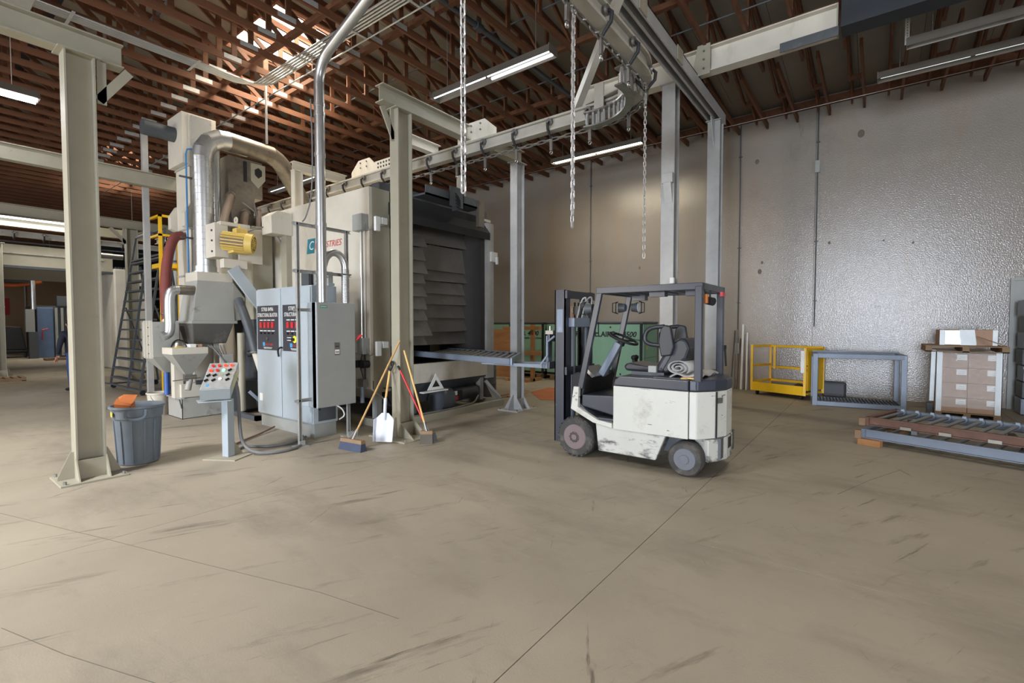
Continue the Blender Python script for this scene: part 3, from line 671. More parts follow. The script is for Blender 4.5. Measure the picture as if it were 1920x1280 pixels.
part('valve_block', MB().box((X0-.1, 6.46, .66), (X0, 6.6, .78)), m_steel, bl); part('valve_pipe', MB().cyl((X0-.06, 6.54, .4), (X0-.06, 6.54, .7), .035, 10), m_bluegrey, bl, smooth=True)
part('valve_lines', MB().tube(smoothpath([(X0-.04, 6.55, 1.2), (X0-.09, 6.56, 1.0), (X0-.05, 6.52, .8)]), .009, 6).tube([(X0-.03, 6.5, 1.2), (X0-.03, 6.5, .78)], .012, 6), m_black, bl, smooth=True)
bk = part('wall_bracket', MB().prism([(X0-.4, 9.05, 3.3), (X0, 9.05, 3.3), (X0, 9.05, 3.72), (X0-.28, 9.05, 3.72), (X0-.4, 9.05, 3.62)], (0, -.35, 0)), m_creamw, bl, bevel=.01)
part('support_angle', MB().box((X0-.1, 8.75, 2.2), (X0, 8.95, 3.3)), m_cream, bl)
# cables / trunking on top of the opening
t = thing('cable_tray_head', 'dark cable tray with coiled cables hanging above the blaster opening', 'cable tray', (6.4, 6.2, 3.85))
part('tray', MB().box((5.6, 6.05, 3.84), (7.0, 6.38, 3.87)).box((5.6, 6.05, 3.84), (7.0, 6.07, 4.0)), m_dkgrey, t)
part('rail_post', MB().box((6.5, 6.1, 3.87), (6.64, 6.2, 4.38)), m_rail, t); part('rail_post', MB().box((6.9, 6.0, 3.5), (7.05, 6.08, 3.98)), m_duct, t)
part('cable_box', MB().box((6.15, 6.02, 3.75), (6.5, 6.04, 4.1)).box((6.48, 6.02, 3.75), (6.5, 6.3, 4.1)), m_dkgrey, t)
M = MB()
for k in range(5): M.tube(smoothpath([(6.17+.03*k, 6.1, 4.05-.05*k), (6.3, 6.0, 3.98-.06*k), (6.42, 6.02, 3.85-.02*k), (6.48, 6.1, 3.9)]), .012, 6)
part('coiled_cable', M, m_black, t, smooth=True)
tag(part('roof_beam_shadow', MB().box((5.0, 6.5, 3.84), (7.7, 6.7, 3.98)), m_dkgrey), 'dark bar standing for shade on the roof edge of the blasting cabinet', 'beam')  # dark bar put in as the beam's shade on the cabinet roof

# ---------------------------------------------------------------- electrical control cabinet
cc = thing('control_cabinet', 'tall blue grey two door control cabinet with dark instrument panels', 'cabinet', (3.72, 7.2, 0))
CXf = 3.74
part('body', MB().box((CXf+.02, 6.45, .2), (4.16, 8.08, 2.22)), m_cab, cc, bevel=.008)
part('shaded_side_panel', MB().box((CXf+.1, 6.44, .24), (4.12, 6.449, 1.0)), m_dkgrey, cc)  # dark plate carries the shade on the cabinet's side face
part('plinth', MB().box((CXf+.05, 6.47, 0), (4.14, 8.06, .2)), m_cab2, cc)
for y0, y1 in ((7.3, 8.07), (6.46, 7.28)):
    part('door', MB().box((CXf, y0, .22), (CXf+.022, y1, 2.2)), m_cab, cc, bevel=.006)
h = part('door_handle', MB().tube(smoothpath([(CXf-.01, 7.24, 1.3), (CXf-.05, 7.24, 1.3), (CXf-.05, 7.3, 1.26), (CXf-.03, 7.31, 1.16)]), .014, 8), m_black, cc, smooth=True)
for i, (y0, y1) in enumerate(((7.36, 8.03), (6.49, 7.22))):
    pq = part('instrument_panel', MB().box((CXf-.006, y0, 1.25), (CXf, y1, 1.95)), m_plaque, cc, label='dark instrument panel with red gauges')
    yc = (y0+y1)/2; xx = CXf-.007
    text('panel_title', 'STRB 8496', (xx, yc, 1.89), (0, -1, 0), (0, 0, 1), .085, m_white, cc)
    text('panel_title', 'STRUCTURAL BLASTER', (xx, yc, 1.80), (0, -1, 0), (0, 0, 1), .085, m_white, cc, sx=.72)
    for k in range(4 if i == 0 else 3):
        y = yc+.2-.125*k
        mtr = part('gauge', MB().box((xx-.012, y-.032, 1.6), (xx, y+.032, 1.69)), m_red, pq)
        [part('gauge_caption', MB().box((xx-.001, y-.05, z_), (xx, y+.05, z_+.014)), m_white, pq) for z_ in (1.715, 1.545)]
        part('selector', MB().cyl((xx-.02, y, 1.515), (xx, y, 1.515), .014, 8), m_ink, pq)
    if i == 0:
        part('key_switch', MB().cyl((xx-.015, yc, 1.43), (xx, yc, 1.43), .026, 12), m_steel, pq)
    else:
        part('stop_ring', MB().cyl((xx-.004, yc+.02, 1.43), (xx, yc+.02, 1.43), .055, 20), mat('stop_yellow', (232, 222, 60)), pq); part('stop_button', MB().cyl((xx-.04, yc+.05, 1.43), (xx, yc+.03, 1.43), .022, 12), m_ink, pq)
        part('stop_caption', MB().box((xx-.001, yc+.12, 1.45), (xx, yc+.24, 1.46)).box((xx-.001, yc+.12, 1.41), (xx, yc+.24, 1.42)), m_white, pq)
    part('maker_tile', MB().box((xx-.002, yc+.09, 1.31), (xx, yc+.155, 1.37)), m_blue, pq)
    text('maker_name', 'INDUSTRIES', (xx, yc-.03, 1.335), (0, -1, 0), (0, 0, 1), .05, m_redp, cc, shear=.2)
    part('maker_lines', MB().box((xx-.001, yc-.14, 1.285), (xx, yc+.14, 1.293)).box((xx-.001, yc-.12, 1.27), (xx, yc+.12, 1.276)), m_white, pq)
sg = part('danger_sign', MB().box((CXf-.004, 6.56, .84), (CXf, 6.72, 1.2)), m_white, cc)
text('danger_word', 'DANGER', (CXf-.005, 6.64, 1.02), (0, 0, 1), (0, 1, 0), .1, m_ink, cc, sx=.85)
part('maker_plate', MB().box((CXf-.003, 7.9, .42), (CXf, 8.0, .54)), m_white, cc); part('vent_slot', MB().box((CXf+.1, 6.436, .4), (CXf+.13, 6.441, .8)), m_ink, cc)
for y in (8.08, 6.5): part('top_angle', MB().box((4.0, y-.1, 2.22), (4.1, y-.06, 2.26)), m_cab, cc)
# strut frame with the disconnect switch
sf = thing('strut_frame', 'galvanised strut frame rising from floor beside the control cabinet', 'strut frame', (3.45, 6.18, 0))
for x in (3.42, 4.17):
    part('upright', MB().channel((x, 6.2, .01), (x, 6.2, 3.02), .042, .042, .004, (0, -1, 0)), m_plate, sf)
    part('foot_plate', MB().box((x-.08, 6.1, 0), (x+.08, 6.28, .01)), m_plate, sf); part('angle_bracket', MB().box((x-.04, 6.14, .01), (x+.04, 6.16, .08)), m_plate, sf)
for z in (3.0, 2.37, 1.85, .62): part('crossbar', MB().channel((3.36, 6.2, z), (4.24, 6.2, z), .042, .042, .004, (0, -1, 0)), m_plate, sf)
sb = thing('disconnect_switch', 'grey electrical disconnect box with red lever on the strut frame', 'switch box', (3.6, 6.1, .5))
part('box', MB().box((3.6, 6.08, .5), (4.22, 6.175, 1.96)).box((3.6, 6.07, .5), (3.62, 6.5, 1.96)), m_cab, sb, bevel=.006)
part('door', MB().box((3.61, 6.065, .51), (4.21, 6.082, 1.95)), m_cab2, sb, bevel=.004)
part('badge', MB().box((3.66, 6.06, 1.88), (3.76, 6.066, 1.915)), mat('badge_green', (52, 134, 112)), sb); text('badge_name', 'SIEMENS', (3.71, 6.0595, 1.897), (1, 0, 0), (0, 0, 1), .024, m_white, sb)
part('rating_label', MB().box((3.87, 6.06, 1.22), (3.95, 6.066, 1.4)), m_steel, sb); part('warning_label', MB().box((3.875, 6.058, 1.24), (3.945, 6.061, 1.3)), m_white, sb)
part('rating_lines', MB().box((3.88, 6.057, 1.34), (3.94, 6.06, 1.35)).box((3.88, 6.057, 1.26), (3.94, 6.0575, 1.27)), m_ink, sb)
part('lever_bracket', MB().box((4.22, 6.08, 1.24), (4.25, 6.14, 1.44)), m_steel, sb); part('lever', MB().cyl((4.24, 6.1, 1.42), (4.32, 6.07, 1.5), .022, 10), m_red, sb, smooth=True)
part('drain_cable', MB().tube(smoothpath([(3.93, 6.12, .5), (4.0, 6.08, .44), (4.03, 6.07, .34), (3.94, 6.08, .3)]), .01, 8), m_white, sb, smooth=True)
tb = thing('transformer_box', 'small grey junction box with warning label behind the tall conduit', 'junction box', (3.9, 6.5, 2.22))
part('box', MB().box((3.86, 6.5, 2.22), (4.14, 6.75, 2.44)), m_cab2, tb, bevel=.006); part('label', MB().box((3.98, 6.495, 2.27), (4.06, 6.5, 2.38)), m_white, tb)
part('label_stripe', MB().box((3.99, 6.493, 2.345), (4.05, 6.496, 2.36)), m_redp, tb)
part('cooling_fin', MB().box((3.78, 6.55, 2.22), (3.82, 6.75, 2.42)), m_dkgrey, tb); part('lid_ring', MB().ring((4.0, 6.65, 2.47), (0, 1, 0), .03, .007, 12, 6), m_steel, tb)
fc = thing('flexible_conduit', 'ribbed flexible conduit arching over the disconnect box', 'conduit', (4.1, 6.2, 1.97))
fp = [(4.1, 6.13, 1.96), (4.1, 6.13, 2.45)]+[V3((3.945+.155*math.cos(a), 6.13+.02*(1-math.cos(a)), 2.45+.22*math.sin(a))) for a in (PI*i/14 for i in range(1, 14))]+[(3.79, 6.2, 2.45), (3.79, 6.3, 2.24)]
fpp = smoothpath(fp, 2)
part('hose', MB().tube(fpp, .05, 12), m_pipe, fc, smooth=True)
M = MB()
for z in [1.98+.02*i for i in range(24)]: M.ring((4.1, 6.13, z), (0, 0, 1), .05, .007, 14, 5)
part('ribs', M, m_pipe, fc, kind='stuff'); part('clamp', MB().box((4.03, 6.08, 2.36), (4.17, 6.18, 2.38)), m_steel, fc)
tp = thing('tall_conduit', 'tall shiny steel conduit rising from the disconnect box to the trusses', 'conduit', (3.73, 6.15, 1.96))
pts = [(3.73, 6.13, 1.96), (3.73, 6.13, 3.1), (3.73, 6.13, 4.2), (3.73, 6.13, 4.95)]+arc((3.73, 5.75, 4.95), (0, .38, 0), (0, 0, .38), 0, 1.15, 8)
dr = V3((.02, -1.0, .42)); e = V3(pts[-1]); pts += [e+dr*.3, e+dr*1.5, e+dr*3.0]
part('pipe', MB().tube(pts, .068, 16), m_pipe, tp, smooth=True)
for z in (3.0, 3.95, 4.5, 4.62): part('coupling', MB().cyl((3.73, 6.13, z), (3.73, 6.13, z+.05), .075, 16), m_pipe, tp, smooth=True)
for z in (3.0, 2.37): part('clamp', MB().box((3.64, 6.15, z-.02), (3.82, 6.19, z+.02)), m_steel, tp)
part('hanging_wire', MB().tube(smoothpath([(3.62, 6.16, 4.7), (3.64, 6.16, 4.0), (3.63, 6.18, 3.4), (3.55, 6.2, 3.1), (3.5, 6.2, 3.04)]), .009, 6), m_cable, tp, smooth=True)

# ---------------------------------------------------------------- console
cn = thing('operator_console', 'pale blue pedestal console with lit red buttons', 'control console', (2.62, 6.35, 0))
part('base_plate', MB().prism([(2.34, 6.5, 0), (2.56, 6.14, 0), (2.84, 6.3, 0), (2.72, 6.6, 0)], (0, 0, .014)), m_cream, cn)
part('post', MB().prism([(2.54, 6.44, .014), (2.57, 6.345, .014), (2.66, 6.375, .014), (2.63, 6.47, .014)], (0, 0, .715)), m_cab, cn, bevel=.004)
part('post_gusset', MB().prism([(2.66, 6.4, .014), (2.78, 6.44, .014), (2.66, 6.4, .2)], (-.003, .01, 0)), m_cream, cn)
# box: front edge low at -y, panel slopes up away from the viewer
def cpt(u, v, wz): # u along front (0..1), v up the slope, wz depth below the panel
    a = V3((2.26, 6.32, .88)); ux = V3((.29, -.12, 0)); vy = V3((.22, .27, .29))
    nz = ux.cross(vy).normalized()*-1
    return a+ux*u+vy*v+nz*wz
P_ = [cpt(0, 0, .0), cpt(1, 0, 0), cpt(1, 1, 0), cpt(0, 1, 0)]
Q_ = [cpt(0, 0, .19), cpt(1, 0, .19), cpt(1, 1, .19), cpt(0, 1, .19)]
part('box', MB().hexa(Q_+P_), m_cab, cn, bevel=.004)
part('panel_plate', MB().hexa([cpt(a, b, c) for c in (0, -.006) for a, b in ((.02, .02), (.98, .02), (.98, .98), (.02, .98))]), m_plate, cn, bevel=.002)
part('side_label', MB().hexa([cpt(1, b, c)+V3((d, 0, 0)) for d in (0, .004) for b, c in ((.2, .03), (.85, .03), (.85, .15), (.2, .15))]), mat('label_yellow', (206, 196, 120)), cn)
part('bottom_flange', MB().prism([cpt(-.05, -.04, .19), cpt(1.05, -.04, .19), cpt(1.05, -.04, .19)+V3((.05, .2, 0)), cpt(-.05, -.04, .19)+V3((.05, .2, 0))], (0, 0, -.012)), m_cab, cn)
def btn(name, u, v, r, h_, m, **k): part(name, MB().cyl(cpt(u, v, -.004), cpt(u, v, -.004-h_), r, 12), m, cn, smooth=True, **k)
for i, u in enumerate((.16, .37, .58, .79)): btn('push_button', u, .86, .018, .02, m_redl if i > 1 else m_red)
for i, u in enumerate((.14, .36, .57)): btn('push_button', u, .68, .018, .02, (m_redl, m_red, m_greenl)[i])
for u, v in ((.78, .68), (.12, .5), (.32, .5), (.76, .5), (.1, .32), (.34, .32), (.8, .32)):
    part('selector_knob', MB().bar(cpt(u-.05, v-.03, -.016), cpt(u+.05, v+.03, -.016), .014, .022), m_ink, cn)
btn('reset_button', .55, .36, .02, .012, m_white)
for u, v in ((.55, .52), (.93, .66), (.9, .48)): part('legend_plate', MB().hexa([cpt(u+a, v+b, c) for c in (-.006, -.008) for a, b in ((-.1, -.04), (.07, -.04), (.07, .05), (-.1, .05))]), m_cream, cn)
part('maker_tile', MB().hexa([cpt(.2+a, .14+b, c) for c in (-.006, -.008) for a, b in ((-.04, -.04), (.04, -.04), (.04, .05), (-.04, .05))]), m_blue, cn)
cbl = thing('console_cables', 'grey flexible cables looping from the console to the floor', 'cable', (2.8, 6.5, 0))
part('cable', MB().tube(smoothpath([(2.72, 6.5, .95), (2.78, 6.52, .8), (2.74, 6.42, .4), (2.74, 6.36, .14), (2.82, 6.2, .03), (3.05, 6.05, .02), (3.35, 6.1, .02), (3.5, 6.25, .03), (3.62, 6.5, .06)], 3), .02, 10), m_cable, cbl, smooth=True)
part('cable', MB().tube(smoothpath([(2.78, 6.6, .02), (2.95, 6.75, .02), (3.0, 6.6, .02), (3.2, 6.4, .02), (3.5, 6.4, .02), (3.7, 6.55, .03)], 3), .016, 10), m_cable, cbl, smooth=True)
part('cable', MB().tube(smoothpath([(2.8, 6.85, .02), (3.1, 7.1, .02), (3.4, 7.3, .02), (3.72, 7.5, .05)], 3), .014, 8), m_brown, cbl, smooth=True)

# ---------------------------------------------------------------- trash can with cardboard
tc = thing('trash_can', 'round grey plastic trash can with moulded handle', 'trash can', (1.86, 7.06, 0))
part('body', MB().lathe([(.19, 0), (.2, .01), (.228, .54), (.245, .55), (.255, .66), (.275, .67), (.275, .695), (.255, .695), (.235, .6), (.2, .08), (0, .07)], (1.86, 7.06, 0), n=36), m_bin, tc, smooth=True)
for k in range(12):
    a = 2*PI*k/12; c, s_ = math.cos(a), math.sin(a)
    part('rib', MB().bar((1.86+.205*c, 7.06+.205*s_, .03), (1.86+.232*c, 7.06+.232*s_, .53), .016, .016, (c, s_, 0)), m_bin, tc)
for a in (-1.9, 1.2):
    c, s_ = math.cos(a), math.sin(a); o_ = V3((1.86, 7.06, 0)); n_ = V3((c, s_, 0)); t_ = V3((-s_, c, 0))
    part('handle', MB().tube(smoothpath([o_+n_*.27+t_*.1+V3((0, 0, .66)), o_+n_*.3+t_*.09+V3((0, 0, .56)), o_+n_*.3-t_*.09+V3((0, 0, .56)), o_+n_*.27-t_*.1+V3((0, 0, .66))]), .018, 8), m_bin, tc, smooth=True)
part('sticker', MB().box((1.6, 6.98, .58), (1.603, 7.06, .64)), mat('sticker_yellow', (190, 180, 90)), tc)
bx = thing('cardboard_scrap', 'crumpled orange cardboard box sticking out of trash can', 'cardboard', (1.8, 7.06, .55))
part('box', MB().hexa([(1.68, 6.98, .5), (1.82, 6.94, .5), (1.88, 7.12, .5), (1.72, 7.16, .5), (1.61, 6.97, .735), (1.75, 6.9, .71), (1.84, 7.1, .75), (1.68, 7.14, .775)]), m_cardo, bx)
part('flap', MB().hexa([(1.68, 7.05, .75), (1.76, 6.92, .72), (1.85, 7.11, .755), (1.7, 7.16, .785), (1.7, 7.1, .765), (1.8, 6.98, .735), (1.88, 7.13, .8), (1.76, 7.17, .815)]), m_cardo, bx)
# ---------------------------------------------------------------- brooms and shovel
def broom(name, label, head, top, hw, hd, mh, mb, ang, hh=.1, squat=False):
    t = thing(name, label, 'broom' if 'broom' in name else 'shovel', (head[0], head[1], 0))
    h = V3(head); c, s_ = math.cos(ang), math.sin(ang); ax = V3((c, s_, 0)); nx = V3((-s_, c, 0))
    z0, z1 = hh, hh+.045
    P = lambda a, b, z: h+ax*a+nx*b+V3((0, 0, z))
    part('head', MB().hexa([P(-hw, -hd, z0), P(hw, -hd, z0), P(hw, hd, z0), P(-hw, hd, z0), P(-hw*.97, -hd*.8, z1), P(hw*.97, -hd*.8, z1), P(hw*.97, hd*.8, z1), P(-hw*.97, hd*.8, z1)]), m_pallet, t)
    part('bristles', MB().hexa([P(-hw*1.05, -hd*1.5, 0), P(hw*1.05, -hd*1.5, 0), P(hw*1.05, hd*1.2, 0), P(-hw*1.05, hd*1.2, 0), P(-hw*.98, -hd*.9, z0), P(hw*.98, -hd*.9, z0), P(hw*.98, hd*.9, z0), P(-hw*.98, hd*.9, z0)]), mb, t)
    part('handle', MB().tube([P(0, 0, z1-.01), V3(top)], .014, 10), mh, t, smooth=True)
    d = (V3(top)-P(0, 0, z1)).normalized()
    part('ferrule', MB().cyl(P(0, 0, z1-.01), P(0, 0, z1)+d*.12, .018, 10), m_steel, t, smooth=True)
    for sg in (-1, 1): part('brace_wire', MB().cyl(P(sg*hw*.4, 0, z1), P(0, 0, z1)+d*.16, .004, 6), m_steel, t)
    return t
broom('push_broom', 'push broom with blue bristles leaning left of the column', (3.74, 5.47, 0), (4.51, 5.43, 1.42), .2, .04, m_handle, m_bristle, -1.45, .1)
sv = thing('shovel', 'white plastic scoop shovel with wooden handle leaning on the column', 'shovel', (4.2, 5.48, 0))
def sp(u, v, d=0): # blade plane leaning back
    return V3((4.2, 5.42, .02))+V3((.10, -.17, 0)).normalized()*u+V3((.18, .12, .96)).normalized()*v+V3((-.5, -.3, .2)).normalized()*d
M = MB(); pr_ = [(-.12, 0), (-.13, .2), (-.12, .33), (-.05, .4), (.05, .4), (.12, .33), (.13, .2), (.12, 0)]
M.prism([sp(u, v) for u, v in pr_], V3((-.5, -.3, .2)).normalized()*.012)
for sg in (-1, 1): M.hexa([sp(sg*.12, 0, 0), sp(sg*.13, 0, .05), sp(sg*.14, .3, .05), sp(sg*.12, .33, 0), sp(sg*.13, 0, 0), sp(sg*.14, 0, .05), sp(sg*.15, .3, .05), sp(sg*.13, .33, 0)])
part('blade', M, m_shovel, sv, bevel=.004)
part('socket', MB().cyl(sp(0, .3, .015), sp(0, .6, .03), .024, 10), m_shovel, sv, smooth=True)
part('handle', MB().cyl(sp(0, .55, .03), (4.46, 5.6, .98), .016, 10), m_handlel, sv, smooth=True)
hp = V3((4.46, 5.6, .98))
part('grip', MB().tube(smoothpath([hp, hp+V3((.0, -.05, .05)), hp+V3((.03, -.06, .13)), hp+V3((.05, .06, .13)), hp+V3((.0, .05, .05)), hp]), .015, 8), m_black, sv, smooth=True)
broom('dust_broom', 'small dark bristled broom with pale yellow handle right of the column', (4.58, 4.96, 0), (4.56, 5.4, 1.28), .085, .04, m_handlel, m_straw, -.9, .13)
rp = thing('red_pole', 'red handled floor scraper leaning right of the column', 'scraper', (4.66, 5.02, 0))
part('handle', MB().cyl((4.66, 5.02, .15), (4.5, 5.42, 1.0), .014, 10), m_red, rp, smooth=True); part('grip', MB().cyl((4.5, 5.42, 1.0), (4.485, 5.45, 1.06), .016, 10), m_black, rp, smooth=True)
part('socket', MB().cyl((4.672, 4.99, .06), (4.655, 5.03, .2), .018, 10), m_steel, rp); part('blade', MB().prism([(4.55, 5.02, .0), (4.75, 4.92, .0), (4.74, 4.95, .12), (4.58, 5.03, .12)], (.004, .006, 0)), m_dkgrey, rp)

# ---------------------------------------------------------------- abrasive recovery equipment left of the cabinet
tw = thing('bucket_elevator', 'tall cream and grey elevator tower rising to the trusses behind the silver duct', 'elevator tower', (3.9, 10.9, 0))
part('shaft', MB().box((3.71, 10.6, 0), (4.15, 11.3, 5.7)), m_creamw, tw, bevel=.004)
part('front_cover', MB().box((3.75, 10.58, 1.2), (4.1, 10.6, 5.68)), m_hop, tw)
part('head_box', MB().box((3.6, 10.62, 4.75), (4.2, 11.35, 5.72)), m_creamw, tw, bevel=.006)
for z in (2.6, 3.5, 4.7): part('flange', MB().box((3.69, 10.56, z), (4.17, 11.32, z+.03)), m_plate, tw)
part('head_motor', MB().cyl((3.08, 11.0, 5.35), (3.6, 11.0, 5.35), .14, 18), m_dkgrey, tw, smooth=True)
for y, z in ((10.58, 3.7), (11.28, 3.72)): part('inspection_pod', MB().prism([(3.6, y, z-.15), (3.71, y, z-.2), (3.71, y, z+.3), (3.6, y, z+.1)], (0, .16, 0)), m_creamw, tw)
part('air_line', MB().tube([(3.64, 10.56, 1.0), (3.64, 10.56, 4.9), (3.66, 10.56, 5.0), (4.2, 10.5, 5.2)], .016, 8), m_airblue, tw, smooth=True)
for z in (2.3, 3.3, 4.45): part('strut_clip', MB().box((3.52, 10.54, z), (3.95, 10.58, z+.03)), m_dkgrey, tw)
dl = thing('silver_duct', 'shiny spiral steel duct bending over above the yellow motor', 'duct', (3.68, 9.9, 2.6))
pts = [(3.68, 9.9, 2.66), (3.68, 9.9, 3.4), (3.68, 9.9, 4.2), (3.68, 9.9, 4.72)]
part('riser', MB().tube(pts, .165, 24), m_galv, dl, smooth=True)
for k in range(17): part('seam', MB().ring((3.68, 9.9, 2.74+k*.118), (0, 0, 1), .166, .007, 24, 5), m_galv, dl, smooth=True)
ec = [(3.68, 9.9, 4.70), (3.70, 9.9, 4.86), (3.80, 9.9, 5.02), (3.96, 9.9, 5.12), (4.12, 9.9, 5.14)]
for a, b in zip(ec, ec[1:]):
    d_ = (V3(b)-V3(a))*.06
    part('elbow_gore', MB().cyl(V3(a)-d_, V3(b)+d_, .17, 24), m_galv, dl, smooth=True)
part('horizontal_run', MB().tube([(4.1, 9.9, 5.14), (4.5, 9.95, 5.14), (5.0, 10.0, 5.13)], .17, 24), m_duct, dl, smooth=True)
part('elbow_gore', MB().tube([(4.97, 10.0, 5.13), (5.14, 10.05, 5.08), (5.3, 10.1, 4.98)], .172, 24), m_duct, dl, smooth=True)
part('sloping_run', MB().tube([(5.27, 10.1, 5.0), (5.6, 10.25, 4.68), (6.1, 10.5, 4.2)], .172, 24), m_duct, dl, smooth=True)
part('collar', MB().cyl((3.68, 9.9, 2.6), (3.68, 9.9, 2.72), .19, 24).cyl((3.68, 9.9, 2.6), (3.68, 9.9, 2.62), .22, 24), m_galv, dl, smooth=True)
part('duct_hanger', MB().box((4.83, 9.86, 5.3), (4.86, 9.9, 6.44)), m_plate, dl)
rd = thing('return_duct', 'slender silver duct standing just behind the large spiral duct', 'duct', (4.02, 10.2, 3))
part('pipe', MB().tube([(4.02, 10.2, 3.2), (4.02, 10.2, 5.0), (4.1, 10.2, 5.1), (4.6, 10.2, 5.1)], .07, 16), m_galv, rd, smooth=True)
part('flange', MB().cyl((4.02, 10.2, 3.2), (4.02, 10.2, 3.24), .11, 16), m_galv, rd)
m_dust = mat('dusty_dark_steel', (112, 110, 106), .5, .3, wear=[((166, 162, 154), .55, .75, 2.5, None)])
hp = thing('dust_hopper', 'large grey sloped hopper under the spiral duct', 'hopper', (3.75, 9.9, 1.3))
part('top_box', MB().box((3.46, 9.66, 2.44), (4.05, 10.2, 2.6)), m_creamw, hp, bevel=.004)
part('sloped_body', MB().hexa([(3.36, 9.62, 1.72), (4.06, 9.62, 1.72), (4.06, 10.3, 1.72), (3.36, 10.3, 1.72), (3.46, 9.66, 2.44), (4.05, 9.66, 2.44), (4.05, 10.2, 2.44), (3.46, 10.2, 2.44)]), m_hop, hp, bevel=.004)
part('side_chute', MB().prism([(4.05, 9.64, 2.44), (4.27, 9.66, 2.15), (4.18, 9.64, 1.74), (4.05, 9.64, 1.72)], (0, .5, 0)), m_hop, hp)
part('lower_drum', MB().hexa([(3.42, 9.8, 1.3), (3.98, 9.8, 1.3), (3.98, 10.2, 1.3), (3.42, 10.2, 1.3), (3.34, 9.6, 1.68), (4.04, 9.6, 1.68), (4.04, 10.25, 1.68), (3.34, 10.25, 1.68)]), m_dust, hp, bevel=.02)
part('rim', MB().box((3.33, 9.58, 1.67), (4.09, 10.32, 1.72)), m_hop, hp)
for x in (3.42, 4.0): part('leg', MB().box((x-.04, 10.28, 0), (x+.04, 10.34, 1.7)), m_creamw, hp)
sp_ = thing('separator_housing', 'cream separator housing with white motor bracket between duct and cabinet', 'separator', (4.3, 9.9, 1.2))
part('body', MB().box((4.28, 9.35, 1.75), (4.66, 10.2, 3.5)), m_cream, sp_, bevel=.006)
part('lower_body', MB().hexa([(4.34, 9.4, .3), (4.62, 9.4, .3), (4.62, 10.1, .3), (4.34, 10.1, .3), (4.28, 9.35, 1.75), (4.66, 9.35, 1.75), (4.66, 10.2, 1.75), (4.28, 10.2, 1.75)]), m_dkgrey, sp_)
part('mount_plate', MB().box((4.0, 9.25, 2.78), (4.42, 9.3, 3.42)), m_creamw, sp_, bevel=.004)
part('mount_box', MB().box((3.62, 9.3, 2.85), (3.84, 9.7, 3.45)), m_creamw, sp_, bevel=.006)
part('mount_foot', MB().box((3.72, 9.2, 2.66), (4.12, 9.36, 2.82)), m_creamw, sp_, bevel=.006)
part('mount_cap', MB().box((3.7, 9.25, 3.42), (4.2, 9.4, 3.48)), m_creamw, sp_)
part('lifting_eye', MB().ring((3.98, 9.3, 3.54), (1, 0, 0), .05, .016, 14, 6), m_creamw, sp_, smooth=True)
for z in (2.95, 3.14, 3.32): part('bolt', MB().cyl((3.6, 9.4, z), (3.62, 9.4, z), .018, 8), m_dkgrey, sp_)
part('diagonal_strut', MB().bar((3.86, 9.2, 2.66), (4.62, 9.0, 1.5), .05, .2, (1, 0, .4)), m_cab, sp_, bevel=.004)
part('strut_post', MB().bar((4.5, 9.0, 1.7), (4.64, 8.98, .7), .05, .16, (1, 0, .3)), m_cab, sp_)
mo = thing('electric_motor', 'dusty yellow electric motor on a white bracket', 'motor', (3.95, 9.2, 3.1))
A_ = V3((3.72, 9.24, 3.14)); B_ = V3((4.04, 8.98, 3.1)); dm = (B_-A_).normalized()
part('frame', MB().cyl(A_, B_, .138, 20), m_hose, mo, smooth=True)
sx_ = dm.cross(V3((0, 0, 1))).normalized(); ux_ = sx_.cross(dm)
for k in range(18):
    a = 2*PI*k/18; n_ = sx_*math.cos(a)+ux_*math.sin(a)
    part('fin', MB().bar(A_+n_*.15+dm*.01, B_+n_*.15-dm*.04, .018, .036, n_), m_motor, mo)
part('fan_cowl', MB().cyl(B_-dm*.03, B_+dm*.09, .175, 24), m_motor, mo, smooth=True)
part('fan_grille', MB().cyl(B_+dm*.09, B_+dm*.094, .14, 24), m_ink, mo)
for k in range(8):
    a = 2*PI*k/8; n_ = sx_*math.cos(a)+ux_*math.sin(a); part('grille_spoke', MB().bar(B_+dm*.097, B_+dm*.097+n_*.145, .014, .008, dm), m_motor, mo)
for r_ in (.04, .09, .14): part('grille_ring', MB().ring(B_+dm*.098, dm, r_, .006, 20, 5), m_motor, mo)
part('terminal_box', MB().box((3.86, 9.02, 3.24), (4.06, 9.18, 3.36)), m_motor, mo, bevel=.01); part('lifting_eye', MB().ring((3.96, 9.12, 3.4), (1, 0, 0), .03, .01, 12, 6), m_motor, mo)
part('feet', MB().box((3.8, 9.0, 2.92), (4.12, 9.22, 2.96)), m_motor, mo)
part('motor_cable', MB().tube(smoothpath([(4.05, 9.1, 3.3), (4.3, 9.0, 3.46), (4.5, 8.95, 3.4), (4.68, 8.95, 3.1), (4.7, 8.95, 2.9)]), .012, 6), m_cable, mo, smooth=True)
aw = thing('airwash_box', 'grimy cream air separator box under the bend of the duct', 'air separator', (4.45, 10.2, 3.6))
part('box', MB().box((4.2, 10.1, 4.2), (4.85, 10.7, 4.95)), m_duct, aw, bevel=.006)
part('neck', MB().hexa([(4.3, 10.15, 3.45), (4.66, 10.15, 3.5), (4.66, 10.5, 3.5), (4.3, 10.5, 3.45), (4.2, 10.1, 4.2), (4.69, 10.1, 4.2), (4.69, 10.7, 4.2), (4.2, 10.7, 4.2)]), m_duct, aw)
part('slot_plate', MB().box((4.48, 10.08, 4.5), (4.54, 10.1, 4.9)), m_ink, aw); part('window_frame', MB().prism([(4.62, 10.1, 4.55), (4.76, 10.1, 4.42), (4.9, 10.1, 4.6), (4.9, 10.1, 4.9), (4.62, 10.1, 4.9)], (0, -.02, 0)), m_cream, aw)
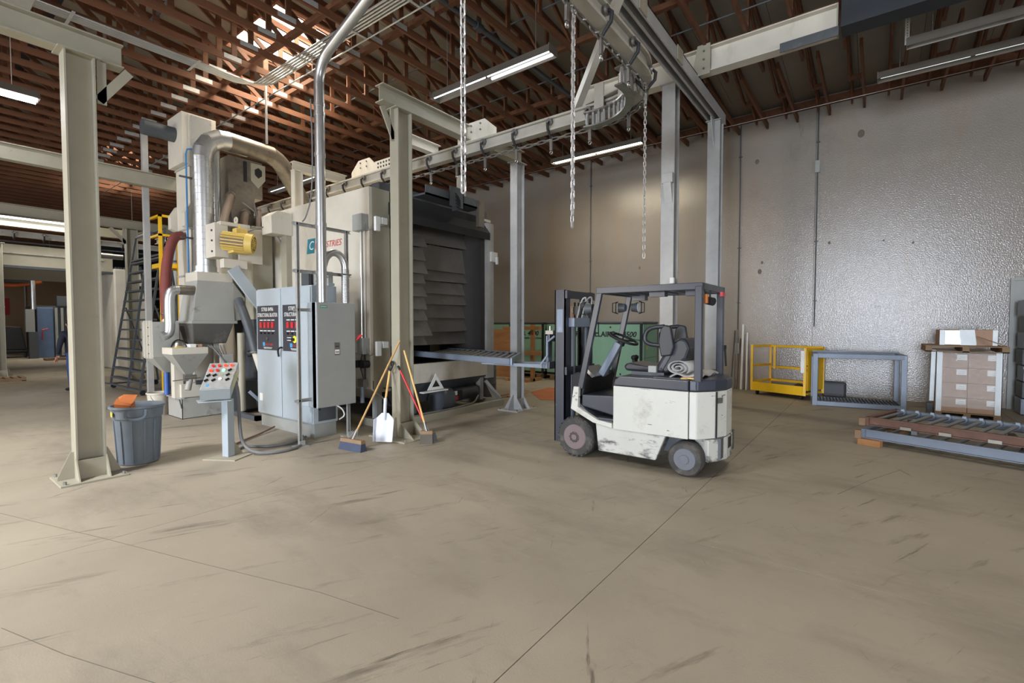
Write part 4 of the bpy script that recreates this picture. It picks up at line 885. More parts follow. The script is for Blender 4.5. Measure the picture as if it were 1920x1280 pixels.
part('window_hole', MB().prism([(4.69, 10.078, 4.68), (4.76, 10.078, 4.62), (4.83, 10.078, 4.68), (4.83, 10.078, 4.78), (4.76, 10.078, 4.83), (4.69, 10.078, 4.78)], (0, -.006, 0)), m_ink, aw)
for j, (pp, r_) in enumerate([([(4.25, 10.1, 4.2), (4.1, 9.9, 3.95), (3.95, 9.7, 3.65), (3.85, 9.55, 3.45)], .07), ([(4.5, 10.05, 3.9), (4.4, 9.95, 3.7), (4.38, 9.9, 3.45)], .07), ([(4.72, 10.05, 4.0), (4.7, 9.95, 3.75), (4.66, 9.9, 3.45)], .06)]):
    part('hose', MB().tube(smoothpath(pp), r_, 12), m_hose, aw, smooth=True); part('hose_clamp', MB().ring(smoothpath(pp)[2], V3(pp[1])-V3(pp[0]), r_+.006, .012, 14, 6), m_steel, aw)
part('valve_handles', MB().cyl((4.4, 9.98, 4.05), (4.62, 9.95, 3.9), .014, 6).cyl((4.62, 10.0, 4.1), (4.66, 9.95, 3.8), .02, 6), m_steel, aw)
el = thing('bent_silver_duct', 'short bent silver duct elbow beside the sloped hopper', 'duct', (3.1, 9.8, 1.5))
part('pipe', MB().tube(smoothpath([(3.24, 9.75, 2.26), (3.14, 9.75, 2.26), (3.06, 9.75, 2.2), (3.05, 9.75, 1.9), (3.06, 9.75, 1.6), (3.03, 9.75, 1.48), (2.94, 9.75, 1.45)]), .078, 16), m_galv, el, smooth=True)
part('sleeve', MB().cyl((3.2, 9.75, 2.26), (3.44, 9.75, 2.26), .085, 16), m_duct, el, smooth=True)
bh = thing('suction_hose', 'thick black and red striped hose beside the elevator tower', 'hose', (3.3, 10.5, 1.7))
part('hose', MB().tube(smoothpath([(3.66, 10.9, 3.4), (3.5, 10.85, 3.35), (3.36, 10.75, 2.95), (3.26, 10.6, 2.4), (3.22, 10.45, 1.95), (3.22, 10.4, 1.75)]), .085, 14), m_hoser, bh, smooth=True)
part('clamp', MB().ring((3.22, 10.4, 1.85), (0, 0, 1), .09, .014, 16, 6), m_steel, bh); part('spigot', MB().cyl((3.22, 10.4, 1.68), (3.22, 10.4, 1.84), .075, 14), m_creamw, bh)
lt = thing('dust_tank', 'small grey flanged tank with funnel bottom left of the hoppers', 'tank', (3.05, 10.15, .5))
part('tank', MB().box((2.86, 9.95, 1.08), (3.26, 10.5, 1.7)), m_hop, lt, bevel=.004)
part('funnel', MB().hexa([(3.06, 10.06, .8), (3.14, 10.06, .8), (3.14, 10.16, .8), (3.06, 10.16, .8), (2.86, 9.95, 1.08), (3.26, 9.95, 1.08), (3.26, 10.5, 1.08), (2.86, 10.5, 1.08)]), m_hop, lt)
for y in (10.0, 10.14, 10.28): part('flange', MB().box((2.83, y, 1.06), (2.87, y+.03, 1.72)), m_creamw, lt)
for k in range(4): part('bolt', MB().cyl((2.82, 10.05, 1.15+.15*k), (2.83, 10.05, 1.15+.15*k), .012, 6), m_dkgrey, lt)
part('drain_leg', MB().cyl((3.1, 10.11, .4), (3.1, 10.11, .8), .045, 12), mat('drain_blue', (52, 92, 160), .4), lt, smooth=True)
bk_ = thing('white_bucket', 'white plastic bucket behind the steel bin', 'bucket', (3.08, 10.5, 0))
part('body', MB().lathe([(.14, 0), (.17, .38), (.185, .385), (.185, .41), (.165, .41), (.135, .03), (0, .03)], (3.08, 10.5, 0), n=24), m_creamw, bk_, smooth=True); part('bail', MB().tube(arc((3.08, 10.32, .38), (.17, 0, 0), (0, -.05, -.15), 0, PI, 10), .006, 6), m_steel, bk_)
fh = thing('feed_hopper', 'small grey pyramid hopper on a cream stand with clutter on top', 'hopper', (3.2, 9.5, 0))
part('rim', MB().box((2.93, 9.28, 1.15), (3.47, 9.75, 1.26)), m_creamw, fh, bevel=.003)
part('pyramid', MB().hexa([(3.17, 9.44, .8), (3.28, 9.44, .8), (3.28, 9.56, .8), (3.17, 9.56, .8), (2.93, 9.28, 1.15), (3.47, 9.28, 1.15), (3.47, 9.75, 1.15), (2.93, 9.75, 1.15)]), m_hop, fh)
part('stand', MB().box((3.1, 9.75, .36), (3.24, 9.9, 1.15)), m_creamw, fh, bevel=.004); part('stand_foot', MB().box((3.18, 9.68, .36), (3.5, 9.9, .6)), m_creamw, fh, bevel=.004)
part('gate_valve', MB().cyl((3.15, 9.46, .74), (3.34, 9.46, .74), .04, 12).box((3.17, 9.44, .68), (3.28, 9.56, .8)), m_steel, fh, smooth=True); part('discharge_spout', MB().cyl((3.25, 9.48, .7), (3.2, 9.45, .52), .05, 14), m_hop, fh, smooth=True)
part('gate_rod', MB().cyl((2.98, 9.44, .7), (3.4, 9.44, .72), .008, 6), m_steel, fh)
for lab, cat, M, mm in (('white carton lying on the feed hopper rim', 'carton', MB().box((3.22, 9.36, 1.26), (3.32, 9.5, 1.315)), m_white), ('brown carton on the feed hopper beside the white carton', 'carton', MB().box((3.34, 9.38, 1.26), (3.42, 9.5, 1.31)), m_card), ('yellow rag on the front of the feed hopper', 'rag', MB().box((3.0, 9.31, 1.26), (3.1, 9.4, 1.285)), m_motor)):
    tag(part(cat, M, mm, bevel=.008), lab, cat)
tag(part('metal_bowl', MB().lathe([(.02, .1), (.08, .085), (.11, .03), (.115, 0), (.1, 0)], (3.13, 9.58, 1.262), n=20), m_steel, smooth=True), 'upturned metal bowl on the feed hopper', 'bowl')
tag(part('black_cable', MB().tube(smoothpath([(2.99, 9.5, 1.275), (3.04, 9.55, 1.36), (3.15, 9.62, 1.4), (3.26, 9.6, 1.32), (3.36, 9.66, 1.28)]), .012, 8), m_black, smooth=True), 'black cable looped over the feed hopper', 'cable')
bn = thing('steel_bin', 'open scuffed steel collection bin on the floor under the feed hopper', 'bin', (3.5, 9.9, 0))
part('walls', MB().box((3.16, 9.6, .0), (3.82, 9.61, .36)).box((3.16, 10.25, 0), (3.82, 10.26, .36)).box((3.16, 9.6, 0), (3.17, 10.26, .36)).box((3.81, 9.6, 0), (3.82, 10.26, .36)).box((3.16, 9.6, 0), (3.82, 10.26, .01)), m_hop, bn)
part('rim', MB().box((3.14, 9.58, .35), (3.2, 10.28, .37)), m_plate, bn); part('drip_edge', MB().bar((3.15, 9.59, .2), (3.15, 9.7, .36), .01, .03), m_dkgrey, bn)
dh = thing('discharge_hose', 'dark hose running down into a cream pipe beside the console', 'hose', (4.1, 8.9, .5))
part('hose', MB().tube(smoothpath([(4.0, 9.3, 2.1), (3.98, 9.1, 1.9), (4.02, 8.9, 1.5), (4.06, 8.8, 1.14)]), .075, 14), m_dkgrey, dh, smooth=True); part('clamp', MB().ring((4.05, 8.8, 1.16), (0, 0, 1), .08, .016, 14, 6), m_steel, dh)
part('pipe', MB().cyl((4.06, 8.8, 1.15), (4.14, 8.7, .72), .07, 14), m_creamw, dh, smooth=True); part('lower_hose', MB().tube(smoothpath([(4.14, 8.7, .74), (4.16, 8.66, .5), (4.05, 8.7, .25), (4.3, 8.9, .1)]), .075, 12), m_black, dh, smooth=True)
vs = thing('valve_skid', 'dark clutter of pipes valves and cables behind the console', 'valve assembly', (3.9, 9.1, 0))
part('frame', MB().box((3.86, 8.4, 0), (4.6, 8.48, .08)).box((3.86, 9.5, 0), (4.6, 9.58, .08)).box((3.86, 8.4, 0), (3.94, 9.58, .08)), m_dkgrey, vs)
part('valve_box', MB().box((3.7, 9.25, .95), (3.86, 9.35, 1.12)), m_cab2, vs); part('standpipe', MB().cyl((3.98, 9.2, .08), (3.98, 9.2, 1.5), .06, 12), m_cream, vs, smooth=True); part('hand_wheel', MB().cyl((4.06, 9.1, 1.12), (4.1, 9.06, 1.12), .06, 10), m_black, vs)
M = MB()
for k in range(6): M.tube(smoothpath([(3.55+.05*k, 9.5, 1.28), (3.6+.06*k, 9.3, 1.2-.1*k), (3.75+.05*k, 9.2, .9-.08*k), (3.95, 9.2, .6)]), .012, 6)
part('air_hoses', M, m_cable, vs, smooth=True); part('cross_pipe', MB().cyl((3.4, 9.65, .62), (4.2, 9.3, .62), .04, 10), m_dkgrey, vs, smooth=True)
part('pallet_block', MB().box((3.84, 9.3, .08), (4.5, 9.56, .6)), m_dkgrey, vs); part('diagonal', MB().bar((3.84, 8.6, .5), (4.2, 8.44, .06), .05, .05), m_bluegrey, vs)
# yellow access platform
yp = thing('access_platform', 'yellow handrail of a platform behind the elevator tower', 'handrail', (4.0, 13, 0))
for x, y in ((3.9, 12.9), (4.25, 12.9)): part('post', MB().box((x-.03, y-.03, 0), (x+.03, y+.03, 4.12)), m_yellow, yp)
for z in (4.08, 3.65): part('rail', MB().box((3.87, 12.87, z), (4.65, 12.93, z+.05)).box((3.87, 12.87, z), (3.93, 13.5, z+.05)), m_yellow, yp)
part('deck', MB().box((3.9, 12.9, 2.95), (4.65, 13.5, 3.05)), m_yellow, yp)
st = thing('rolling_ladder', 'grey steel rolling ladder standing in the aisle', 'ladder', (4.0, 14.7, 0))
LA, LB = 13.55, 15.85
for y in (LA, LB):
    part('stile', MB().bar((3.62, y, .12), (4.2, y-.15*(y > 15), 3.95), .045, .045), m_dkgrey, st); part('rear_leg', MB().bar((4.66, y, .12), (4.28, y-.15*(y > 15), 3.2), .04, .04), m_dkgrey, st)
    part('base_rail', MB().bar((3.62, y, .12), (4.66, y, .12), .04, .04), m_dkgrey, st)
    for x in (3.68, 4.6): part('caster', MB().cyl((x, y-.02, .06), (x, y+.02, .06), .06, 12), m_black, st)
part('middle_stile', MB().bar((3.6, 14.35, .12), (4.14, 14.35, 3.95), .045, .045), m_dkgrey, st)
for k in range(13):
    z = .3+.245*k; x = 3.62+.58*(z-.12)/3.83
    part('tread', MB().box((x-.03, LA, z-.02), (x+.12, LB-.12*(z/3.9), z+.02)), m_dkgrey, st)
for y in (LA, LB): part('side_brace', MB().bar((4.55, y, .2), (3.95, y-.1*(y > 15), 2.1), .03, .03), m_dkgrey, st)
part('front_base', MB().bar((3.62, LA, .12), (3.62, LB, .12), .04, .04), m_dkgrey, st)
part('platform', MB().box((4.08, LA, 3.3), (4.35, LB-.12, 3.34)), m_dkgrey, st); part('hand_rail', MB().bar((4.2, LA, 3.95), (4.2, LB-.15, 3.95), .04, .04), m_dkgrey, st)
part('outrigger', MB().tube(smoothpath([(3.62, LB, .12), (3.5, LB+.3, .14), (3.46, LB+.5, .06), (3.46, LB+.5, .0)]), .025, 8), m_dkgrey, st)

# ---------------------------------------------------------------- forklift (points along +y, near side at x = 5.22)
fk = thing('forklift', 'worn white and navy electric forklift with empty seat holding a roller frame', 'forklift', (5.74, 2.2, 0))
XL, XR = 5.22, 6.26
def wheel(x, y, r, wd, side, hub, dark):
    w_ = part('wheel', MB().lathe([(r*.62, -wd/2), (r*.9, -wd/2), (r, -wd/2+.03), (r, wd/2-.03), (r*.9, wd/2), (r*.62, wd/2)], (x, y, r), (1, 0, 0), 36), m_tyre, fk, smooth=True)
    f_ = x+side*wd/2
    part('hub', MB().lathe([(0, -.03), (r*.25, -.03), (r*.27, -.018), (r*.6, -.018), (r*.66, 0), (r*.66, .03), (0, .03)], (f_-side*.01, y, r), (-side, 0, 0), 32), hub, w_, smooth=True)
    if dark:
        M = MB()
        for k in range(22):
            a = 2*PI*k/22; n_ = V3((0, math.cos(a), math.sin(a))); t_ = V3((0, -math.sin(a), math.cos(a)))
            M.bar(V3((x-wd*.3*side*-1, y, r))+n_*(r-.004), V3((x+side*wd*.49, y, r))+n_*(r-.012), .028, .02, n_)
        part('tread_lugs', M, m_tyre, w_, kind='stuff')
        M = MB()
        for k in range(9):
            a = 2*PI*k/9; M.ring((f_+side*.022, y+.05*math.cos(a), r+.05*math.sin(a)), (1, 0, 0), .012, .004, 8, 4)
        part('hub_bolts', M, m_ink, w_, kind='stuff')
    return w_
wheel(XL+.1, 2.97, .25, .2, -1, m_hubb, True); wheel(XR-.1, 2.97, .25, .2, 1, m_hubb, True)
wheel(XL+.09, 1.62, .192, .16, -1, m_hub, False); wheel(XR-.09, 1.62, .192, .16, 1, m_hub, False)
part('chassis', MB().prism([(XL+.03, 1.95, .12), (XL+.03, 2.66, .12), (XL+.03, 2.7, .46), (XL+.03, 1.82, .46)], (XR-XL-.06, 0, 0)), m_flskirt, fk, bevel=.012, label='scuffed white lower skirt')
part('inner_frame', MB().box((XL+.22, 1.3, .2), (XR-.22, 3.2, .42)), m_dkgrey, fk)
part('battery_cover', MB().box((XL, 1.585, .415), (XR, 2.455, .93)), m_flwhite, fk, bevel=.008, label='scratched white battery panel')
part('hood_band', MB().prism([(XL, 1.585, .935), (XL, 2.455, .935), (XL, 2.44, 1.0), (XL, 2.38, 1.05), (XL, 1.585, 1.05)], (XR-XL, 0, 0)), m_navy, fk, bevel=.012, label='dark navy hood')
cw = [(XL, 1.575), (XL+.02, 1.5), (5.42, 1.36), (5.62, 1.29), (5.86, 1.29), (6.06, 1.36), (XR-.02, 1.5), (XR, 1.575)]
part('counterweight', MB().prism([(x, y, .42) for x, y in cw], (0, 0, .51)), m_flwhite, fk, bevel=.01)
part('counterweight_band', MB().prism([(x, y, .936) for x, y in cw], (0, 0, .12)), m_navy, fk, bevel=.015)
lo = [(XL+.1, 1.40), (5.44, 1.33), (5.62, 1.28), (5.86, 1.28), (6.04, 1.33), (XR-.1, 1.40), (XR-.24, 1.6), (XL+.24, 1.6)]
part('tow_bumper', MB().prism([(x, y, .17) for x, y in lo], (0, 0, .245)), m_flskirt, fk, bevel=.01)
part('panel_seam', MB().prism([(5.42, 1.353, .43), (5.435, 1.345, .43), (5.435, 1.345, .93), (5.42, 1.353, .93)], (-.003, -.006, 0)), m_ink, fk)
part('latch', MB().prism([(5.44, 1.346, .8), (5.52, 1.315, .8), (5.52, 1.315, .86), (5.44, 1.346, .86)], (-.003, -.008, 0)), m_steel, fk)
part('rear_slot', MB().prism([(5.66, 1.279, .28), (5.8, 1.279, .28), (5.8, 1.279, .4), (5.66, 1.279, .4)], (0, -.003, 0)), m_ink, fk)
# front frame, step, floor
for x in (XL, XR-.06):
    part('front_frame', MB().prism([(x, 2.92, .88), (x, 2.99, .88), (x, 3.03, .6), (x, 2.72, .46), (x, 2.47, .42), (x, 2.47, .48), (x, 2.66, .5), (x, 2.93, .63)], (.06, 0, 0)), m_flwhite, fk, bevel=.006)
    for z in (.72, .8): part('bolt', MB().cyl((x-.008, 2.95, z), (x, 2.95, z), .014, 8), m_steel, fk)
part('floor_plate', MB().prism([(XL+.06, 2.46, .52), (XL+.06, 2.75, .52), (XL+.06, 3.02, .74), (XL+.06, 3.02, .7), (XL+.06, 2.75, .46), (XL+.06, 2.46, .46)], (XR-XL-.12, 0, 0)), m_dkgrey, fk)
part('step_tread', MB().box((XL+.03, 2.48, .475), (XL+.3, 2.7, .5)), m_dkgrey, fk)
part('kick_panel', MB().prism([(XL+.05, 2.46, .56), (XL+.05, 2.9, .64), (XL+.05, 2.9, .78), (XL+.05, 2.46, .8)], (XR-XL-.1, 0, 0)), m_navy, fk, bevel=.015)
part('cowl', MB().prism([(XL+.1, 2.92, .75), (XL+.1, 3.08, .75), (XL+.1, 3.08, 1.02), (XL+.1, 2.98, 1.06), (XL+.1, 2.86, .98)], (XR-XL-.2, 0, 0)), m_black, fk, bevel=.02)
part('instrument_panel', MB().prism([(XL+.2, 2.84, .98), (XL+.2, 2.98, 1.1), (XL+.2, 2.94, 1.12), (XL+.2, 2.8, 1.0)], (.4, 0, 0)), m_steel, fk)
for k in range(3): part('pedal', MB().bar((5.5+.16*k, 2.78, .6), (5.5+.16*k, 2.86, .7), .07, .012), m_black, fk)
# overhead guard
gx0, gx1 = XL+.06, XR-.1
for x in (gx0, gx1):
    part('front_pillar', MB().bar((x, 2.92, .86), (x, 2.66, 2.06), .05, .07, (0, 1, .2)), m_navy, fk, bevel=.006)
    part('rear_pillar', MB().bar((x, 1.5, 1.04), (x, 1.5, 2.06), .07, .075, (0, 1, 0)), m_navy, fk, bevel=.006)
    part('roof_rail', MB().bar((x, 2.70, 2.06), (x, 1.46, 2.06), .06, .075), m_navy, fk, bevel=.006)
for y in (2.68, 1.49): part('roof_cross_rail', MB().bar((gx0, y, 2.06), (gx1, y, 2.06), .06, .075), m_navy, fk, bevel=.006)
for k in range(6): part('roof_bar', MB().box((gx0+.03, 1.66+.17*k, 2.03), (gx1-.03, 1.7+.17*k, 2.07)), m_navy, fk)
for y, x in ((2.0, gx0+.1), (1.6, gx0+.14), (2.5, gx1-.1)): part('roof_tab', MB().box((x, y-.09, 1.97), (x+.1, y+.09, 2.03)), m_navy, fk)
part('tail_lamp', MB().box((gx1-.2, 1.43, 1.98), (gx1-.08, 1.46, 2.03)), m_red, fk); part('indicator', MB().box((gx0+.12, 1.45, 1.88), (gx0+.16, 1.5, 1.98)), mat('amber_lens', (190, 110, 40)), fk)
part('horn', MB().cyl((gx0+.24, 1.42, 1.9), (gx0+.28, 1.5, 1.92), .045, 12).cyl((gx0+.26, 1.46, 1.92), (gx0+.26, 1.46, 2.03), .01, 6), m_black, fk, smooth=True)
part('pillar_clamp', MB().box((gx1-.06, 1.44, 1.35), (gx1+.06, 1.46, 1.4)).bar((gx1-.02, 1.44, 1.38), (gx1+.05, 1.44, 1.15), .02, .02), m_black, fk)
def headlamp(p, d):
    p = V3(p); d = V3(d).normalized()
    h = part('headlamp', MB().cyl(p, p+d*.09, .055, 14, .07), m_dkgrey, fk, smooth=True); part('lens', MB().cyl(p+d*.09, p+d*.095, .062, 14), m_film, h)
    part('lamp_guard', MB().tube([p+d*.1+V3((0, 0, .08)), p+d*.15+V3((.05, 0, .06)), p+d*.15+V3((.05, 0, -.06)), p+d*.1+V3((0, 0, -.08)), p+d*.15+V3((-.05, 0, -.06)), p+d*.15+V3((-.05, 0, .06))], .007, 6, True), m_black, h)
headlamp((gx1-.02, 2.72, 1.88), (-.2, 1, 0)); headlamp((gx1-.03, 2.62, 1.88), (.1, -1, 0)); headlamp((gx0+.05, 2.78, 1.85), (0, 1, 0))
# mast
mx0, mx1 = 5.36, 6.12
for x0, x1 in ((mx0, mx0+.13), (mx1-.13, mx1)):
    part('outer_upright', MB().box((x0, 3.2, .12), (x1, 3.215, 2.1)).box((x0, 3.34, .12), (x1, 3.355, 2.1)).box((x0 if x0 == mx0 else x1-.02, 3.2, .12), (x0+.02 if x0 == mx0 else x1, 3.355, 2.1)), m_navy, fk)
    xi = x0+.05 if x0 == mx0 else x0+.0
    part('inner_upright', MB().box((xi+.02, 3.225, .2), (xi+.08, 3.33, 1.98)), m_dkgrey, fk)
part('mast_plate', MB().box((mx0-.004, 3.23, 1.55), (mx0, 3.32, 1.85)), m_bluegrey, fk)
for z in (.3, 1.0, 1.99): part('mast_crossbar', MB().box((mx0, 3.17, z), (mx1, 3.2, z+.1)), m_navy, fk)
part('lift_cylinder', MB().cyl((mx0+.2, 3.2, .3), (mx0+.2, 3.2, 1.62), .042, 14), m_dkgrey, fk, smooth=True)
part('lift_cylinder', MB().cyl((mx1-.2, 3.2, .3), (mx1-.2, 3.2, 1.62), .042, 14), m_dkgrey, fk, smooth=True)
part('cylinder_head', MB().box((mx0+.1, 3.12, 1.62), (mx1-.1, 3.24, 1.74)), m_bluegrey, fk, bevel=.006)
for x in (mx0+.33, mx1-.33):
    part('lift_chain', MB().box((x-.015, 3.24, .9), (x+.015, 3.25, 1.95)), m_ink, fk); part('chain_sheave', MB().cyl((x-.02, 3.22, 1.84), (x+.02, 3.22, 1.84), .06, 16), m_steel, fk, smooth=True)
part('hose_guide', MB().tube(smoothpath([(mx0+.28, 3.18, 1.74), (mx0+.28, 3.12, 1.98), (mx0+.3, 3.05, 2.02), (mx0+.34, 3.1, 1.9)]), .012, 6).tube(smoothpath([(mx0+.4, 3.18, 1.74), (mx0+.4, 3.1, 2.0), (mx0+.45, 3.04, 2.03), (mx0+.5, 3.1, 1.85)]), .012, 6), m_plate, fk, smooth=True)
part('hydraulic_hose', MB().tube(smoothpath([(mx0+.5, 3.2, 1.9), (mx0+.55, 3.1, 1.7), (mx0+.5, 3.12, 1.2), (mx0+.5, 3.1, .8)]), .016, 8), m_black, fk, smooth=True)
part('hose_bracket', MB().box((mx1+.02, 3.16, 1.52), (mx1+.12, 3.17, 1.54)).box((mx1+.02, 3.16, 1.66), (mx1+.12, 3.17, 1.68)).box((mx1+.1, 3.16, 1.52), (mx1+.12, 3.17, 1.68)), m_dkgrey, fk)
# carriage and forks
cz = 1.0
for z in (cz+.05, cz+.42): part('carriage_bar', MB().box((5.46, 3.5, z), (6.06, 3.54, z+.1)), m_navy, fk, bevel=.005)
for x in (5.6, 5.88): part('carriage_plate', MB().prism([(x, 3.36, cz+.1), (x, 3.5, cz+.02), (x, 3.5, cz+.52), (x, 3.36, cz+.62)], (.03, 0, 0)), m_dkgrey, fk)
for x in (5.5, 5.88):
    part('fork', MB().prism([(x, 3.545, cz+.5), (x, 3.585, cz+.5), (x, 3.59, cz+.11), (x, 4.75, cz+.075), (x, 4.75, cz+.055), (x, 3.545, cz+.05)], (.1, 0, 0)), m_bluegrey, fk, bevel=.004)
    part('fork_hook', MB().box((x+.01, 3.48, cz+.52), (x+.09, 3.6, cz+.57)).cyl((x+.05, 3.55, cz+.57), (x+.05, 3.55, cz+.63), .012, 8), m_steel, fk)
part('side_shift_frame', MB().tube([(5.44, 3.4, cz+.5), (5.44, 3.52, cz+.42), (5.44, 3.52, cz+.24), (5.44, 3.62, cz+.12), (5.44, 3.62, cz+.06)], .016, 8), m_bluegrey, fk, smooth=True)
# steering
part('steering_column', MB().bar((5.66, 2.82, 1.0), (5.66, 2.58, 1.42), .1, .09, (0, 1, .5)), m_bluegrey, fk, bevel=.012)
cs = V3((5.66, 2.53, 1.475)); ax_ = V3((0, -.38, .92)).normalized()
swh = part('steering_wheel', MB().ring(cs, ax_, .185, .016, 32, 8), m_black, fk, smooth=True)
for k in range(3):
    a = 2*PI*k/3+.5; x_ = V3((1, 0, 0)); u_ = x_.cross(ax_)
    part('spoke', MB().tube([cs-ax_*.03, cs+(x_*math.cos(a)+u_*math.sin(a))*.18], .012, 6), m_black, swh)
part('wheel_boss', MB().cyl(cs-ax_*.09, cs-ax_*.01, .045, 14), m_black, swh, smooth=True); part('spinner_knob', MB().ball(cs+V3((-.12, .08, .07)), .025, 10, 6), m_black, swh, smooth=True)
part('control_lever', MB().cyl((5.95, 2.5, 1.06), (5.97, 2.52, 1.2), .022, 8).ball((5.97, 2.52, 1.22), .035, 10, 6).cyl((6.03, 2.5, 1.06), (6.05, 2.52, 1.2), .022, 8).ball((6.05, 2.52, 1.22), .035, 10, 6), m_black, fk, smooth=True)
# seat
part('seat_rail', MB().box((5.5, 1.95, 1.05), (5.98, 2.35, 1.09)), m_dkgrey, fk)
part('seat_cushion', MB().prism([(5.48, 1.95, 1.09), (5.48, 2.42, 1.09), (5.48, 2.45, 1.15), (5.48, 2.4, 1.19), (5.48, 2.1, 1.15), (5.48, 1.95, 1.16)], (.52, 0, 0)), m_seat, fk, bevel=.03)
bk2 = part('seat_back', MB().prism([(5.5, 2.0, 1.1), (5.5, 2.06, 1.14), (5.5, 1.9, 1.42), (5.5, 1.78, 1.5), (5.5, 1.70, 1.48), (5.5, 1.66, 1.38), (5.5, 1.7, 1.26), (5.5, 1.92, 1.08)], (.48, 0, 0)), m_seat, fk, bevel=.03)
part('seat_insert', MB().prism([(5.49, 2.02, 1.14), (5.49, 1.93, 1.3), (5.49, 1.86, 1.3), (5.49, 1.97, 1.1)], (.5, 0, 0)), m_navy, bk2, bevel=.01)
for x in (5.47, 6.0):
    M = MB(); M.prism([(x-.035, 1.97, 1.28), (x-.035, 2.0, 1.45), (x-.035, 1.98, 1.6), (x-.035, 1.93, 1.65), (x-.035, 1.86, 1.63), (x-.035, 1.82, 1.4), (x-.035, 1.85, 1.3)], (.07, 0, 0))
    part('side_bolster', M, m_seat, bk2, bevel=.015)
    part('grab_loop', MB().tube(smoothpath([(x, 1.94, 1.63), (x, 2.08, 1.62), (x, 2.16, 1.57), (x, 2.18, 1.47), (x, 2.12, 1.42), (x, 1.98, 1.41)], 2), .026, 10), m_seat, bk2, smooth=True)
part('seat_belt', MB().box((5.44, 2.02, 1.09), (5.5, 2.12, 1.17)), m_cab2, fk, bevel=.008)
part('deck_tray', MB().box((XL+.08, 1.62, 1.05), (XR-.08, 2.0, 1.058)), m_dkgrey, fk)
# things on the rear deck
rc = thing('rolled_canvas', 'grey rolled canvas bundle lying behind the forklift seat', 'canvas roll', (5.7, 1.72, 1.06))
M = MB(); spi = []
for i in range(40):
    a = i*.42; r_ = .02+.0021*i; spi.append((math.cos(a)*r_*1.35, math.sin(a)*r_))
n_ = len(spi)
for j, xx in enumerate((5.45, 5.95)): M.v += [(xx, 1.78+p*1.0, 1.16+q*.9) for p, q in spi]
M.f += [(i, i+1, n_+i+1, n_+i) for i in range(n_-1)]
ro = part('roll', M, m_cloth, rc, smooth=True); so = ro.modifiers.new('thick', 'SOLIDIFY'); so.thickness = .008
M = MB(); N_ = 10
for i in range(N_+1):
    for j in range(N_+1):
        u, v = i/N_, j/N_
        M.v.append((5.38+.8*u, 1.5+.38*v, 1.065+.03*math.sin(7*u+3*v)**2+.045*math.sin(PI*u)*math.sin(PI*v)+.02*math.sin(11*v)))
for i in range(N_):
    for j in range(N_): M.f.append((i*(N_+1)+j, (i+1)*(N_+1)+j, (i+1)*(N_+1)+j+1, i*(N_+1)+j+1))
fd = part('fold', M, m_cloth, rc, smooth=True); so = fd.modifiers.new('thick', 'SOLIDIFY'); so.thickness = .012
gv = thing('work_glove', 'tan work glove on the forklift rear deck edge', 'glove', (5.36, 1.55, 1.06))
part('palm', MB().box((5.3, 1.55, 1.056), (5.36, 1.63, 1.075)), m_handlel, gv, bevel=.008)
for k in range(4): part('finger', MB().cyl((5.305+.015*k, 1.63, 1.064), (5.30+.018*k, 1.69, 1.062), .008, 6), m_handlel, gv)
part('thumb', MB().cyl((5.355, 1.57, 1.064), (5.38, 1.61, 1.064), .009, 6), m_handlel, gv)

# ---------------------------------------------------------------- roller frame on the forks
fr = thing('roller_frame', 'grey steel roller frame held on the forks into the blaster opening', 'roller frame', (5.46, 4.16, 1.07))
Nn = V3((5.46, 4.16, 1.12)); Ff = V3((6.7, 4.9, 1.12)); Ld = V3((.19, .98, 0)); wd_ = V3((.98, -.19, 0))
part('side_rail', MB().channel(Nn, Nn+Ld*2.7, .1, .05, .008, wd_), m_bluegrey, fr); part('side_rail', MB().channel(Ff, Ff+Ld*2.2, .1, .05, .008, -wd_), m_bluegrey, fr)
part('end_rail', MB().bar(Nn, Ff, .04, .1), m_bluegrey, fr)
for k in range(13):
    a = Nn+Ld*(.14+.165*k)+V3((0, 0, .025)); part('roller', MB().cyl(a, a+(Ff-Nn)*.98, .018, 8), m_steel, fr, smooth=True)

# ---------------------------------------------------------------- right side: stacked roller frames, cartons, basket, frame
ry = V3((-.32, -.947, 0)).normalized(); rx = V3((ry.y*-1, ry.x, 0))   # length and width directions
def big_roller(label, A, h, m, mr, plates):
    A = V3(A); t = thing('roller_frame', label, 'roller frame', tuple(A)); hh = V3((0, 0, h/2)); L = 3.2; W = 1.12; wx = V3((.947, -.32, 0))
    part('side_rail', MB().channel(A+hh+wx*.03, A+hh+wx*.03+ry*L, h, .06, .008, -wx), m, t); part('side_rail', MB().channel(A+hh+wx*(W-.03), A+hh+wx*(W-.03)+ry*L, h, .06, .008, wx), m_bluegrey, t)
    part('end_rail', MB().bar(A+hh+ry*.02, A+hh+ry*.02+wx*W, .04, h), m, t)
    for k in range(18):
        a = A+ry*(.12+.172*k)+V3((0, 0, h*.75))
        part('roller', MB().cyl(a+wx*.06, a+wx*(W-.06), .022, 10), mr, t, smooth=True)
        part('bearing', MB().cyl(a+wx*(W-.1), a+wx*(W-.05), .04, 10).box(a+wx*(W-.1)+V3((-.02, -.02, -.03)), a+wx*(W-.1)+V3((.02, .02, .05))), m_bluegrey, t)
    for k in plates:
        a = A+ry*k+wx*-.004; part('splice_plate', MB().bar(a+V3((0, 0, .02)), a+ry*.12+V3((0, 0, .02)), .012, .04), m_steel, t)
    part('end_clip', MB().box(A+wx*-.06+V3((-.02, -.02, .0)), A+wx*-.06+V3((.06, .05, h*.9))), m_pallet, t)
    return t
big_roller('rusty brown roller frame stacked on top of the grey one', (8.33, .09, .25), .11, m_brown, m_steel, (.4, .8, 1.25, 1.8))
big_roller('lower grey steel roller frame resting on wood blocks', (8.22, .13, .085), .12, m_bluegrey, m_steel, ())
